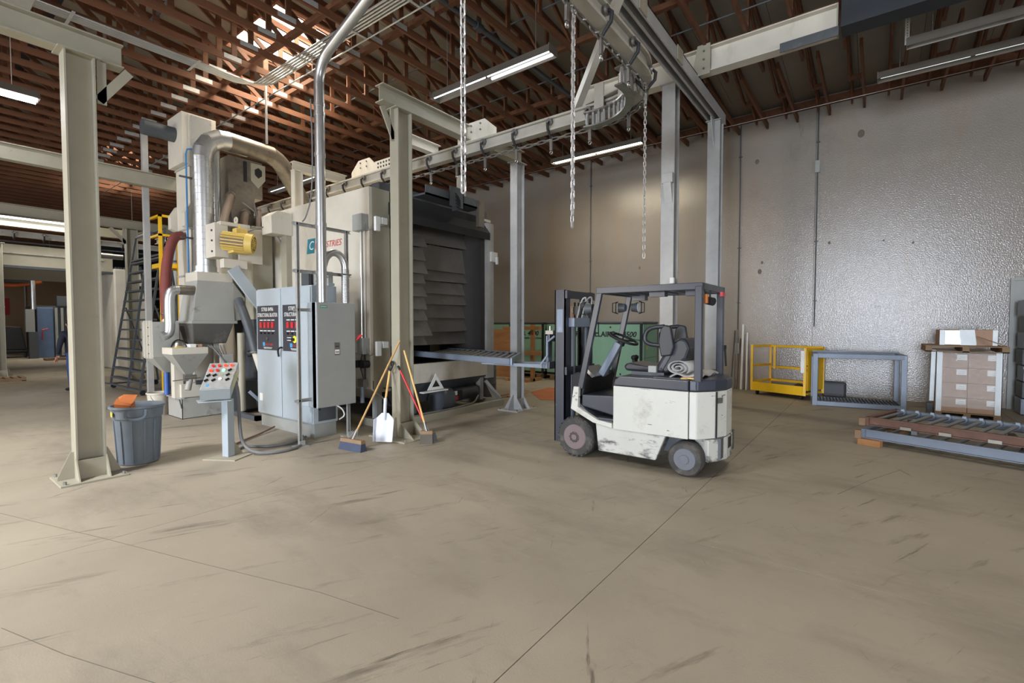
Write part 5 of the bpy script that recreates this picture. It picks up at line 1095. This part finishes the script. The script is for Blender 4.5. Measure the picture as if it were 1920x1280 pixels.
for k, x in ((0, 0), (1, 1.05)):
    a = V3((8.12, .17, 0))+V3((.947, -.32, 0))*x
    tag(part('wood_block', MB().hexa([a, a+V3((.1, -.03, 0)), a+V3((.03, -.28, 0)), a+V3((-.07, -.25, 0)), a+V3((0, 0, .085)), a+V3((.1, -.03, .085)), a+V3((.03, -.28, .085)), a+V3((-.07, -.25, .085))]), m_lumber, bevel=.004), ('small wood block under the near corner of the grey roller frame', 'wood block under the far corner of the grey roller frame')[k], 'wood block')
for s_ in (.55, 1.6):
    a = V3((8.33, .09, .205))+ry*s_
    tag(part('spacer', MB().box(a+V3((0, -.03, 0)), a+V3((1.0, .03, .045))), m_dkgrey), 'steel spacer between the stacked roller frames, ' + ('near end' if s_ < 1 else 'far end'), 'spacer')
# carton stack
pl_ = thing('pallet', 'wooden pallet under the cartons', 'pallet', (11.8, -1.3, 0))
def pallet(t, x0, y0, x1, y1, z):
    for k in range(3): part('runner', MB().box((x0, y0+(y1-y0-.09)*k/2, z), (x1, y0+(y1-y0-.09)*k/2+.09, z+.09)), m_pallet, t)
    n = 6
    for k in range(n): part('slat', MB().box((x0+(x1-x0-.1)*k/(n-1), y0, z+.09), (x0+(x1-x0-.1)*k/(n-1)+.1, y1, z+.11)), m_pallet, t)
    for k in (0, n-1): part('slat', MB().box((x0+(x1-x0-.1)*k/(n-1), y0, z-.0), (x0+(x1-x0-.1)*k/(n-1)+.1, y1, z+.018)), m_pallet, t)
pallet(pl_, 11.4, -1.72, 12.3, -.88, 0)
rows = ['bottom', 'second', 'third', 'top']
for c in range(2):
    for r_ in range(4):
        y1 = -.895-.405*c; z = .112+.26*r_
        b = thing('carton', 'brown shipping carton with white label, %s row of the %s column' % (rows[r_], 'left' if c == 0 else 'right'), 'carton', (11.42, y1-.2, z), group='cartons on the pallet')
        part('box', MB().box((11.42, y1-.4, z), (12.26, y1, z+.256)), m_card, b, bevel=.004)
        ly = y1-.255 if c == 0 else y1-.27
        part('label', MB().box((11.417, ly-.13, z+.14), (11.42, ly+.0 if c == 0 else ly+.03, z+.235)), m_white, b)
        part('label_print', MB().box((11.4155, ly-.11, z+.16), (11.4172, ly-.02, z+.166)).box((11.4155, ly-.11, z+.19), (11.4172, ly-.04, z+.196)), m_cab2, b)
for y, lab in ((-.885, 'white edge protector on the left corner of the carton stack'), (-1.715, 'white edge protector on the right corner of the carton stack')):
    s_ = 1 if y > -1 else -1
    tag(part('edge_protector', MB().box((11.405, y-s_*.075, .1), (11.412, y+s_*.008, 1.17)).box((11.405, y, .1), (11.5, y+s_*.008, 1.17)), m_film), lab, 'edge protector')
tag(part('loose_protector', MB().bar((11.45, -.83, .28), (11.42, -.84, 1.2), .06, .008, (1, 0, 0)), m_film), 'loose white edge strip hanging beside the carton stack', 'edge protector')
film = bpy.data.materials.new('stretch_film'); film.use_nodes = True; nt = film.node_tree; b_ = nt.nodes['Principled BSDF']
b_.inputs['Base Color'].default_value = (.9, .93, .95, 1); b_.inputs['Roughness'].default_value = .12; b_.inputs['Alpha'].default_value = .13
nz_ = nt.nodes.new('ShaderNodeTexNoise'); nz_.inputs['Scale'].default_value = 9; bp_ = nt.nodes.new('ShaderNodeBump'); bp_.inputs['Strength'].default_value = .8; bp_.inputs['Distance'].default_value = .05
nt.links.new(nz_.outputs[0], bp_.inputs['Height']); nt.links.new(bp_.outputs[0], b_.inputs['Normal'])
tag(part('stretch_film', MB().box((11.395, -1.7, .2), (11.3965, -.89, 1.18)), film), 'clear wrinkled stretch film over the front of the carton stack', 'plastic film')
p2 = thing('pallet', 'wooden pallet lying on top of the carton stack', 'pallet', (11.8, -1.3, 1.17)); pallet(p2, 11.3, -1.78, 12.35, -.72, 1.172)
wb_ = thing('wrapped_box', 'wide flat box wrapped in shiny plastic on the top pallet', 'box', (11.7, -1.3, 1.285))
part('box', MB().box((11.5, -1.66, 1.285), (12.2, -.92, 1.56)), m_card, wb_, bevel=.005); part('end_band', MB().box((11.493, -1.66, 1.29), (11.5, -1.6, 1.555)).box((11.493, -.99, 1.29), (11.5, -.92, 1.555)), m_film, wb_)
part('plastic_sheet', MB().hexa([(11.485, -1.4, 1.29), (11.49, -1.2, 1.29), (11.49, -1.2, 1.292), (11.485, -1.4, 1.33), (11.475, -1.37, 1.56), (11.485, -1.18, 1.56), (11.49, -1.18, 1.562), (11.49, -1.37, 1.562)]), m_film, wb_); part('shiny_wrap', MB().box((11.488, -1.2, 1.3), (11.494, -.99, 1.55)), m_steel, wb_)
part('tape', MB().bar((11.49, -1.4, 1.45), (11.32, -1.74, 1.29), .06, .004), m_card, wb_)
tag(part('loose_board', MB().box((11.6, -.86, 0), (11.75, -.78, .22)), m_dkgrey), 'dark board standing behind the carton stack corner', 'board')
# right end door and crates
dr_ = struct('door_1', MB().box((13.36, -4.7, 0), (13.42, -2.12, 2.5)), m_cab2)
part('door_frame', MB().box((13.33, -2.14, 0), (13.358, -2.08, 2.5)), m_cab2, dr_)
part('door_frame', MB().box((13.33, -4.7, 2.502), (13.4, -2.08, 2.56)), m_cab2, dr_)
for k in range(7): tag(part('plastic_crate', MB().box((12.5, -2.75, .3*k+.02), (13.0, -2.13-.012*(k % 3), .3*k+.3)).box((12.49, -2.74, .3*k+.24), (12.5, -2.14, .3*k+.29)).box((12.49, -2.4, .3*k+.06), (12.5, -2.2, .3*k+.2)), m_dkgrey if k % 2 else m_bluegrey, bevel=.008), 'dark plastic crate at the right picture edge, %s of the stack' % ['bottom', 'second', 'third', 'middle', 'fifth', 'sixth', 'topmost'][k], 'crate', 'crates at the right edge')
# yellow man basket
mb_ = thing('work_basket', 'yellow steel forklift work basket on casters by the wall', 'work platform', (12.5, 1.8, 0))
FL = V3((12.55, 2.33, 0)); U = V3((-.348, -.937, 0)); Vd = V3((.937, -.348, 0)); LW, DP = 1.2, .8
bp = lambda u, v, z: FL+U*(u*LW)+Vd*(v*DP)+V3((0, 0, z))
for u, v, h in ((0, 0, 1.18), (1, 0, 1.14), (0, 1, 1.16), (1, 1, 1.12)): part('post', MB().bar(bp(u, v, .1), bp(u, v, h), .05, .05, (1, 0, 0)), m_yellow, mb_)
part('front_toe_board', MB().hexa([bp(0, -.02, .1), bp(1, -.02, .1), bp(1, .0, .1), bp(0, 0, .1), bp(0, -.02, .3), bp(1, -.02, .3), bp(1, 0, .3), bp(0, 0, .3)]), m_yellow, mb_)
part('floor_tray', MB().hexa([bp(0, 0, .11)]*0 or [bp(0, 0, .11), bp(1, 0, .11), bp(1, 1, .11), bp(0, 1, .11), bp(0, 0, .14), bp(1, 0, .14), bp(1, 1, .14), bp(0, 1, .14)]), m_yellow, mb_)
for a, b, z in (((0, 0), (0, 1), 1.14), ((0, 1), (1, 1), 1.13), ((0, 0), (0, 1), .68), ((0, 1), (1, 1), .62), ((1, 0), (1, 1), 1.1), ((1, 0), (1, 1), .66), ((0, 1), (1, 1), .3), ((0, 0), (0, 1), .3)): part('rail', MB().bar(bp(*a, z), bp(*b, z), .04, .05), m_yellow, mb_)
part('back_shield', MB().hexa([bp(.99, .12, .2), bp(1.01, .12, .2), bp(1.01, .98, .2), bp(.99, .98, .2), bp(.99, .12, 1.12), bp(1.01, .12, 1.12), bp(1.01, .98, 1.12), bp(.99, .98, 1.12)]), m_yellow, mb_)
[part('gate_post', MB().bar(bp(u_, .9, .58), bp(u_, .9, 1.12), .05, .05, (1, 0, 0)), m_yellow, mb_) for u_ in (.12, .86)]; part('gate_latch', MB().bar(bp(.86, .88, .6), bp(.86, .88, .72), .08, .06, (1, 0, 0)), m_dkgrey, mb_)
part('chain_bar', MB().bar(bp(1, 0, .75), bp(1, 1, .75), .02, .02), m_dkgrey, mb_); part('manual_tube', MB().bar(bp(.97, -.03, .6), bp(.97, -.03, 1.08), .07, .04, (1, 0, 0)), m_white, mb_)
for u, v in ((.08, .1), (.92, .1), (.08, .9), (.92, .9)): part('caster', MB().cyl(bp(u, v, .05)-U*.02, bp(u, v, .05)+U*.02, .05, 12).cyl(bp(u, v, .05), bp(u, v, .12), .02, 8), m_black, mb_)
M = MB(); N_ = 12
for i in range(N_+1):
    for j in range(N_+1):
        u, v = i/N_, j/N_; p = bp(.42+.52*u, .25+.6*v, 0)
        M.v.append((p.x, p.y, .142+.13*(math.sin(PI*u)*math.sin(PI*v))**.6*(1+.35*math.sin(9*u+5*v))))
for i in range(N_):
    for j in range(N_): M.f.append((i*(N_+1)+j, (i+1)*(N_+1)+j, (i+1)*(N_+1)+j+1, i*(N_+1)+j+1))
tag(part('dark_tarp', M, m_dkcloth, smooth=True), 'crumpled dark tarp lying in the yellow work basket', 'tarp')
# grey open frame rack
gf = thing('open_steel_frame', 'blue grey open steel box frame with grate floor by the wall', 'steel frame', (12.5, .2, 0))
a0 = V3((11.6, .965, 0)); U2 = V3((.129, -.992, 0)); V2 = V3((.992, .129, 0)); fp2 = lambda u, v, z: a0+U2*(u*1.43)+V2*(v*.69)+V3((0, 0, z))
for u, v in ((0, 0), (1, 0), (0, 1), (1, 1)): part('post', MB().bar(fp2(u, v, 0), fp2(u, v, 1.06), .09, .09, (1, 0, 0)), m_bluegrey, gf, bevel=.006)
for z in (.05, 1.02):
    for p_, q_ in (((0, 0), (1, 0)), ((0, 1), (1, 1)), ((0, 0), (0, 1)), ((1, 0), (1, 1))): part('rail', MB().bar(fp2(*p_, z), fp2(*q_, z), .09, .09), m_bluegrey, gf, bevel=.006)
for k in range(24): part('grate_bar', MB().bar(fp2(.04+.04*k, 0.04, .1), fp2(.04+.04*k, .96, .1), .012, .03), m_dkgrey, gf)
part('top_lip', MB().bar(fp2(-.02, 1.0, 1.08), fp2(1.02, 1.0, 1.08), .1, .02), m_bluegrey, gf)
gc = thing('grey_case', 'grey plastic case standing on the floor behind the steel frame', 'case', (13.05, .75, 0))
part('shell', MB().box((12.98, .5, 0), (13.16, .95, .36)), m_dkgrey, gc, bevel=.04); part('lid_seam', MB().box((12.975, .55, .3), (12.98, .9, .31)), m_ink, gc)
# leaning rods and wall conduits
for k, (y, dy, h, r_, m, w_) in enumerate([(2.9, .04, 1.5, .012, m_dkgrey, 'dark'), (2.83, .02, 1.62, .014, m_steel, 'thin steel'), (2.7, .0, 1.66, .028, m_white, 'fat white'), (2.6, -.02, 1.45, .022, m_white, 'shorter white'), (2.76, .05, 1.3, .012, m_brown, 'rusty thin')]):
    tag(part('leaning_rod', MB().cyl((13.22, y+dy, 0), (13.38, y, h), r_, 8), m, smooth=True), '%s rod leaning on the wall left of the yellow basket' % w_, 'rod', 'rods leaning on the wall')
for y, z0, lab in ((2.83, .9, 'dark conduit running down the wall behind the forklift'), (1.16, 1.6, 'conduit running down the wall seam above the yellow basket'), (7.08, 1.7, 'conduit running down the wall above the compressors')):
    t = thing('wall_conduit', lab, 'conduit', (13.37, y, z0))
    part('tube', MB().cyl((13.37, y, z0), (13.37, y, 6.7), .013, 8), m_dkgrey, t, smooth=True); part('box', MB().box((13.33, y-.05, 5.2 if y < 2 else z0), (13.4, y+.05, (5.2 if y < 2 else z0)+.28)), m_cab2, t, bevel=.006)
    for z in (2.2, 3.6, 5.9): part('clip', MB().box((13.36, y-.04, z), (13.4, y+.04, z+.02)), m_dkgrey, t)
# ---------------------------------------------------------------- compressors and the corner behind the forklift
for i, (y0, y1, lab) in enumerate(((4.91, 7.95, 'long green compressor cabinet behind the forklift'), (8.05, 10.6, 'green compressor cabinet partly hidden by the grey column'))):
    t = thing('air_compressor', lab, 'compressor', (12.2, y0, 0))
    part('body', MB().box((12.24, y0+.03, .16), (13.3, y1-.03, 1.7)), m_ink, t); part('top', MB().box((12.2, y0, 1.68), (13.34, y1, 1.73)), m_dkgrey, t, bevel=.01)
    ym = (y0+y1)/2
    for a, b in ((y0+.08, ym-.04), (ym+.04, y1-.04)): part('door_panel', MB().box((12.2, a, .22), (12.24, b, 1.66)), m_green, t, bevel=.008)
    part('end_panel', MB().box((12.28, y0, .22), (13.28, y0+.03, 1.66)), m_green, t, bevel=.006, label='drab green end panel')
    for zz_ in (1.2, .9): part('end_seam', MB().box((12.4, y0-.002, zz_-.4), (12.405, y0, zz_+.2)).box((12.28, y0-.002, .75), (13.2, y0, .756)), m_ink, t)
    part('warning_label', MB().box((12.5, y0-.003, .98), (12.56, y0, 1.06)), mat('warn_yellow%d' % i, (210, 180, 50)), t); part('latch', MB().cyl((12.19, ym-.6, 1.58), (12.2, ym-.6, 1.58), .025, 8).cyl((12.19, ym-.9, .3), (12.2, ym-.9, .3), .025, 8), m_ink, t)
    for a, b, s_, sh in ((ym-.25, 1.38, 'SULLAIR', 0), (y0+.38, 1.38, '4500', .25)): text('brand_name', s_, (12.197, a, b), (0, -1, 0), (0, 0, 1), .2, m_ink, t, shear=sh, bold=.006)
    part('brand_dot', MB().cyl((12.197, ym+.32 if 0 else ym-.0+.17, 1.38), (12.2, ym+.17, 1.38), .07, 14), m_ink, t); text('series_mark', 'II', (12.197, y0+.13, 1.38), (0, -1, 0), (0, 0, 1), .17, m_green if 0 else m_cab2, t)
    text('drive_caption', 'Variable Speed Drive', (12.197, y0+.42, 1.24), (0, -1, 0), (0, 0, 1), .085, m_ink, t, bold=.002)
    text('brand_name', 'SULLAIR', (12.197, ym+.75, 1.38), (0, -1, 0), (0, 0, 1), .2, m_ink, t, bold=.006)
    for k in range(3): part('control_button', MB().cyl((12.19, ym+.12, 1.2-.13*k), (12.2, ym+.12, 1.2-.13*k), .035, 10), (m_redp, m_yellow, m_cab2)[k], t)
    for k in range(3): part('skid_block', MB().box((12.2, y0+.1+(y1-y0-.4)*k/2, .03), (13.2, y0+.25+(y1-y0-.4)*k/2, .16)), m_pallet, t)
    part('skid_board', MB().box((12.15, y0+.05, 0), (12.3, y1-.05, .03)).box((12.18, y0+.05, .13), (12.3, y1-.05, .16)), m_pallet, t)
cx = thing('cardboard_box', 'brown cardboard box on top of the green compressor', 'box', (12.5, 7.4, 1.73)); part('box', MB().box((12.35, 7.12, 1.73), (12.8, 7.66, 2.2)), m_card, cx, bevel=.006); part('label', MB().box((12.345, 7.28, 1.8), (12.35, 7.36, 1.87)), m_white, cx)
wr_ = thing('lumber_rack', 'rough brown lumber rack in front of the left compressor', 'lumber rack', (11.5, 8.2, 0))
for y in (7.95, 8.6): part('upright', MB().box((11.45, y-.05, 0), (11.55, y+.05, 1.66)), m_lumber, wr_)
for z in (1.5, .78): part('arm', MB().box((11.3, 7.6, z), (11.45, 8.9, z+.1)), m_lumber, wr_)
part('foot', MB().box((11.1, 7.9, 0), (11.9, 8.0, .08)).box((11.1, 8.55, 0), (11.9, 8.65, .08)), m_lumber, wr_)
tag(part('plywood_sheet', MB().hexa([(11.9, 8.9, 0), (11.9, 10.0, 0), (11.95, 10.0, 0), (11.95, 8.9, 0), (12.12, 8.9, 1.5), (12.12, 10.0, 1.5), (12.17, 10.0, 1.5), (12.17, 8.9, 1.5)]), m_lumber), 'brown plywood sheet leaning on the left compressor', 'plywood')
od = thing('steel_drum', 'dark grey steel drum behind the right post of the blaster', 'drum', (8.5, 7.25, 0))
part('drum', MB().lathe([(.28, 0), (.285, .02), (.28, .04), (.28, .28), (.29, .3), (.28, .32), (.28, .58), (.29, .6), (.28, .62), (.28, .86), (.288, .88), (.27, .88), (.26, .86), (0, .86)], (8.5, 7.25, 0), n=28), m_dkgrey, od, smooth=True)
part('bung', MB().cyl((8.4, 7.2, .86), (8.4, 7.2, .885), .03, 10), m_steel, od)
for k in range(4):
    a = V3((8.2+.2*k, 6.72-.04*k, 0)); tag(part('wood_scrap', MB().bar(a+V3((0, 0, .02+.03*(k % 2))), a+V3((.3, .12-.1*k, .03+.03*(k % 2))), .06, .025), m_lumber), 'splintered %s scrap of wood on the floor beside the drum' % ['first', 'longer', 'thin', 'outermost'][k], 'wood scrap', 'wood scraps by the drum')
tag(part('orange_sheet', MB().prism([(8.75, 5.85, 0), (8.9, 5.15, 0), (10.5, 6.1, 0), (10.6, 6.8, 0), (9.6, 6.7, 0)], (0, 0, .006)), mat('orange_floor_sheet', (168, 100, 62), .8)), 'flat orange brown sheet lying on the floor behind the forks', 'sheet')
tag(part('floor_strip', MB().bar((6.6, 3.0, .01), (7.7, 3.3, .01), .05, .02), m_brown), 'thin rusty steel strip on the floor behind the forklift', 'strip')
tag(part('limit_switch', MB().box((7.66, 6.33, 2.95), (7.86, 6.4, 3.15)).cyl((7.8, 6.3, 2.9), (7.8, 6.3, 3.05), .03, 8), m_white), 'white limit switch on the right post of the blaster', 'switch')

# ---------------------------------------------------------------- far left bay
ov = thing('rear_oven', 'cream oven portal at the end of the left bay with dark opening', 'oven', (3.5, 22.3, 0))
part('header', MB().box((-2, 22.3, 3.55), (5.25, 22.45, 4.25)), m_cream, ov); part('soffit', MB().box((-2, 22.45, 3.55), (5.25, 29, 3.6)), m_cream, ov)
part('lower_edge', MB().box((-2, 22.26, 3.49), (5.25, 22.46, 3.57)), m_dkgrey, ov); part('right_wall', MB().box((5.25, 22.2, 0), (6.3, 29, 3.7)), m_creamw, ov, bevel=.05)
part('white_line', MB().box((-2, 22.24, 3.95), (5.0, 22.3, 3.98)), m_rail, ov); part('vent_grille', MB().box((6.0, 22.18, 2.9), (6.25, 22.2, 3.1)), m_ink, ov)
for k in range(5): part('ridge', MB().box((5.3+.08*k, 22.22, 3.7), (5.34+.08*k, 29, 3.76)), m_dkgrey, ov)
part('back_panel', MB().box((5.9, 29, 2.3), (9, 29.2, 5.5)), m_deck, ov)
rr = thing('rear_conveyor', 'rear overhead conveyor rail with trolleys above the oven portal', 'conveyor rail', (3, 21.2, 4.3))
part('rail', MB().ibeam((-3, 21.0, 4.42), (6.8, 21.0, 4.42), .18, .12, .025, .025), m_rail, rr); part('drive_beam', MB().box((-3, 21.4, 4.7), (6.0, 21.6, 5.0)), m_cream, rr)
for k in range(9):
    tr = part('trolley', me_tr, None, rr); tr.location = V3((.6+.66*k, 21.0, 4.36))-origin(rr)
    wv = part('wheel', me_wh, None, tr); wv.location = (0, -.06, .1)
part('drive_motor', MB().cyl((4.6, 20.9, 3.98), (5.2, 20.9, 3.98), .09, 12).box((4.5, 20.8, 3.9), (4.6, 21.0, 4.3)), m_steel, rr, smooth=True)
part('chain', MB().tube([(-2, 21.0, 4.18), (6.6, 21.0, 4.18)], .025, 6), m_dkgrey, rr)
vp_ = thing('vent_stack', 'grey bent vent pipe behind the rolling ladder', 'pipe', (5.6, 16.5, 0)); part('pipe', MB().tube([(5.6, 17.2, 2.6), (5.6, 17.2, 4.0), (5.65, 17.15, 4.15), (5.8, 17.1, 4.2), (6.2, 17, 4.2)], .12, 14), m_greypaint, vp_, smooth=True)
part('flange', MB().cyl((5.6, 17.2, 3.55), (5.6, 17.2, 3.6), .2, 16), m_dkgrey, vp_); part('stand', MB().cyl((5.6, 17.2, 0), (5.6, 17.2, 2.6), .1, 12), m_dkgrey, vp_)
dc = thing('dark_lockers', 'dark grey double door locker seen through the oven portal', 'locker', (6.6, 31, 0))
part('body', MB().box((5.95, 31, 0), (8.0, 31.6, 2.4)), m_deck, dc)
for x in (6.45, 7.08): d_ = part('door', MB().box((x, 30.96, .06), (x+.6, 31, 2.3)), m_dkgrey, dc); part('pull_handle', MB().tube([(x+(.52 if x < 6.8 else .08), 30.95, .9), (x+(.52 if x < 6.8 else .08), 30.9, 1.0), (x+(.52 if x < 6.8 else .08), 30.9, 1.2), (x+(.52 if x < 6.8 else .08), 30.95, 1.3)], .015, 6), m_steel, d_)
bo = thing('blue_oven', 'blue grey panelled machine with pipes far through the portal', 'machine', (5.2, 33, 0))
part('left_panel', MB().box((4.75, 33, 0), (5.35, 33.1, 2.5)), m_bluebox, bo, bevel=.02); part('body', MB().box((4.75, 33.1, 0), (6.2, 36, 2.6)), m_dkgrey, bo)
for x in (5.4, 5.62, 5.85): part('strip_panel', MB().box((x, 32.95, .1), (x+.1, 33.0, 2.5)), m_cab2, bo)
part('handle', MB().tube([(4.9, 32.9, .9), (4.9, 32.8, 1.4), (5.1, 32.8, 1.45)], .03, 6), m_redp, bo); part('top_box', MB().box((5.5, 33, 2.6), (5.9, 33.4, 3.1)), m_dkgrey, bo)
wc = thing('white_cabinet', 'white wall cabinet with silver pipe in the far bay', 'cabinet', (4.5, 32.5, 0)); part('cabinet', MB().box((4.3, 32.6, 1.3), (4.62, 32.9, 2.4)), m_cab2, wc); part('lower', MB().box((4.4, 32.6, 0), (4.72, 32.9, 1.3)), m_dkgrey, wc); part('pipe', MB().cyl((4.6, 32.75, 2.4), (4.6, 32.75, 4.2), .1, 12), m_galv, wc, smooth=True)
tarp = tag(part('covered_cart', MB().hexa([(3.6, 34, .4), (4.5, 34, .4), (4.5, 35, .4), (3.6, 35, .4), (3.75, 34.1, 1.6), (4.35, 34.1, 1.55), (4.35, 34.9, 1.55), (3.75, 34.9, 1.6)]).box((3.5, 34, .25), (4.55, 35, .4)).box((3.55, 34.0, 0), (3.65, 34.1, .25)).box((4.4, 34.0, 0), (4.5, 34.1, .25)), m_black, bevel=.1), 'black covered cart before the far tan wall', 'cart')
bnn = thing('wall_banner', 'red safety banner with white lines on the far wall', 'banner', (5.0, 46.1, 2.3))
part('cloth', MB().box((4.55, 46.15, 2.3), (5.35, 46.19, 3.4)), m_banner, bnn); part('writing', MB().box((4.6, 46.13, 2.95), (5.1, 46.15, 3.01)).box((4.6, 46.13, 2.8), (5.15, 46.15, 2.86)).box((4.6, 46.13, 2.66), (5.0, 46.15, 2.71)), m_white, bnn); text('letter', 'M', (4.85, 46.13, 3.22), (1, 0, 0), (0, 0, 1), .26, m_ink, bnn)
oh = thing('tube_heater', 'orange tube with black burner box high in the far bay', 'heater', (4, 36, 4)); part('tube', MB().tube([(2, 36, 4.2), (4.2, 36, 4.2), (5.3, 36, 4.1)], .12, 12), m_orange, oh, smooth=True); part('lower_tube', MB().tube([(2, 36, 3.7), (4.4, 36, 3.7), (5.4, 36, 3.95)], .1, 12), m_orange, oh, smooth=True); part('burner', MB().box((4.0, 35.7, 3.85), (4.9, 36.2, 4.4)), m_ink, oh)
pk = thing('pallet', 'small dark pallet on the far floor before the blue machine', 'pallet', (4.9, 30.5, 0)); pallet(pk, 4.6, 30.2, 5.4, 30.8, 0)
pk2 = thing('pallet', 'pallet block at the left picture edge of the floor', 'pallet', (2.4, 20, 0)); pallet(pk2, 1.7, 19.9, 2.6, 20.6, 0)
for i, (x, y) in enumerate(((2.9, 45.9), (5.9, 45.9))):
    tag(part('wall_pipe', MB().cyl((x+.2, 46.1, 0), (x+.2, 46.1, 7), .05, 8), m_rail, smooth=True), ('pale pipe down the far wall left of the banner', 'pale pipe down the far wall right of the banner')[i], 'pipe')

# ---------------------------------------------------------------- person behind the large left column
pe = thing('person', 'person in navy hoodie and blue jeans standing half hidden behind the large column', 'person', (2.98, 16.0, 0), .3)
def skin(name, verts, edges, radii, m, sub=2, root=0):
    me = bpy.data.meshes.new(name); me.from_pydata(verts, edges, []); me.materials.append(m)
    o = bpy.data.objects.new(name, me); C.objects.link(o); o.parent = pe
    s_ = o.modifiers.new('skin', 'SKIN'); s_.use_smooth_shade = True
    for i, r_ in enumerate(radii):
        me.skin_vertices[0].data[i].radius = r_ if isinstance(r_, tuple) else (r_, r_)
    me.skin_vertices[0].data[root].use_root = True
    o.modifiers.new('sub', 'SUBSURF').levels = sub; o.modifiers['sub'].render_levels = sub
    return o
# local axes: facing +y, bent slightly forward
V_ = [(0, 0, .95), (0, .05, 1.18), (0, .1, 1.38), (0, .14, 1.5), (-.2, .1, 1.42), (-.27, .1, 1.15), (-.27, .2, .9), (.2, .1, 1.42), (.27, .12, 1.15), (.25, .24, .92), (-.1, 0, .9), (.1, 0, .9)]
skin('torso', V_, [(0, 1), (1, 2), (2, 3), (2, 4), (4, 5), (5, 6), (2, 7), (7, 8), (8, 9), (0, 10), (0, 11)], [(.17, .12), (.16, .12), (.18, .13), .07, .085, .06, .045, .085, .06, .045, .1, .1], m_hood)
V_ = [(0, 0, .98), (-.1, 0, .86), (-.11, .02, .48), (-.11, -.02, .1), (.1, 0, .86), (.12, .04, .48), (.12, .0, .1)]
skin('jeans', V_, [(0, 1), (1, 2), (2, 3), (0, 4), (4, 5), (5, 6)], [(.16, .12), .1, .07, .055, .1, .07, .055], m_jeans)
for sx in (-1, 1): skin('shoe', [(sx*.115, -.05, .05), (sx*.12, .06, .05), (sx*.13, .18, .035)], [(0, 1), (1, 2)], [.045, .045, .035], m_black, 2)
hd = skin('head', [(0, .14, 1.48), (0, .16, 1.56), (0, .18, 1.66), (0, .19, 1.72)], [(0, 1), (1, 2), (2, 3)], [.055, .06, (.08, .1), (.07, .085)], m_skin)
part('hair', MB().ball((0, .165, 1.70), .105, 14, 10, (.88, 1.0, .95)), m_hair, pe, smooth=True, local=True)
part('nose', MB().ball((0, .285, 1.64), .018, 8, 6, (.8, 1, 1.3)), m_skin, pe, smooth=True, local=True)
for sx in (-1, 1):
    part('eye', MB().ball((sx*.032, .268, 1.67), .012, 8, 6), m_white, pe, smooth=True, local=True); part('ear', MB().ball((sx*.085, .18, 1.65), .025, 8, 6, (.4, .8, 1.2)), m_skin, pe, smooth=True, local=True)
part('mouth', MB().ball((0, .27, 1.605), .02, 8, 6, (1.2, .5, .3)), m_redp, pe, smooth=True, local=True)
for sx, (hx, hy, hz) in ((-1, (-.27, .21, .87)), (1, (.25, .25, .89))):
    vs = [(hx, hy, hz), (hx, hy+.03, hz-.06)]; es = [(0, 1)]; rs = [(.035, .022), (.042, .018)]
    for k, ln in enumerate((.062, .075, .08, .068)):
        o_ = (k-1.5)*.02; n0 = len(vs)
        vs += [(hx+o_, hy+.045, hz-.1), (hx+o_, hy+.05+ln*.3, hz-.1-ln*.6), (hx+o_, hy+.04+ln*.3, hz-.1-ln)]; es += [(1, n0), (n0, n0+1), (n0+1, n0+2)]; rs += [.0095, .009, .008]
    n0 = len(vs); vs += [(hx-sx*.04, hy+.05, hz-.05), (hx-sx*.05, hy+.085, hz-.09)]; es += [(0, n0), (n0, n0+1)]; rs += [.011, .009]
    skin('hand', vs, es, rs, m_skin, 1)
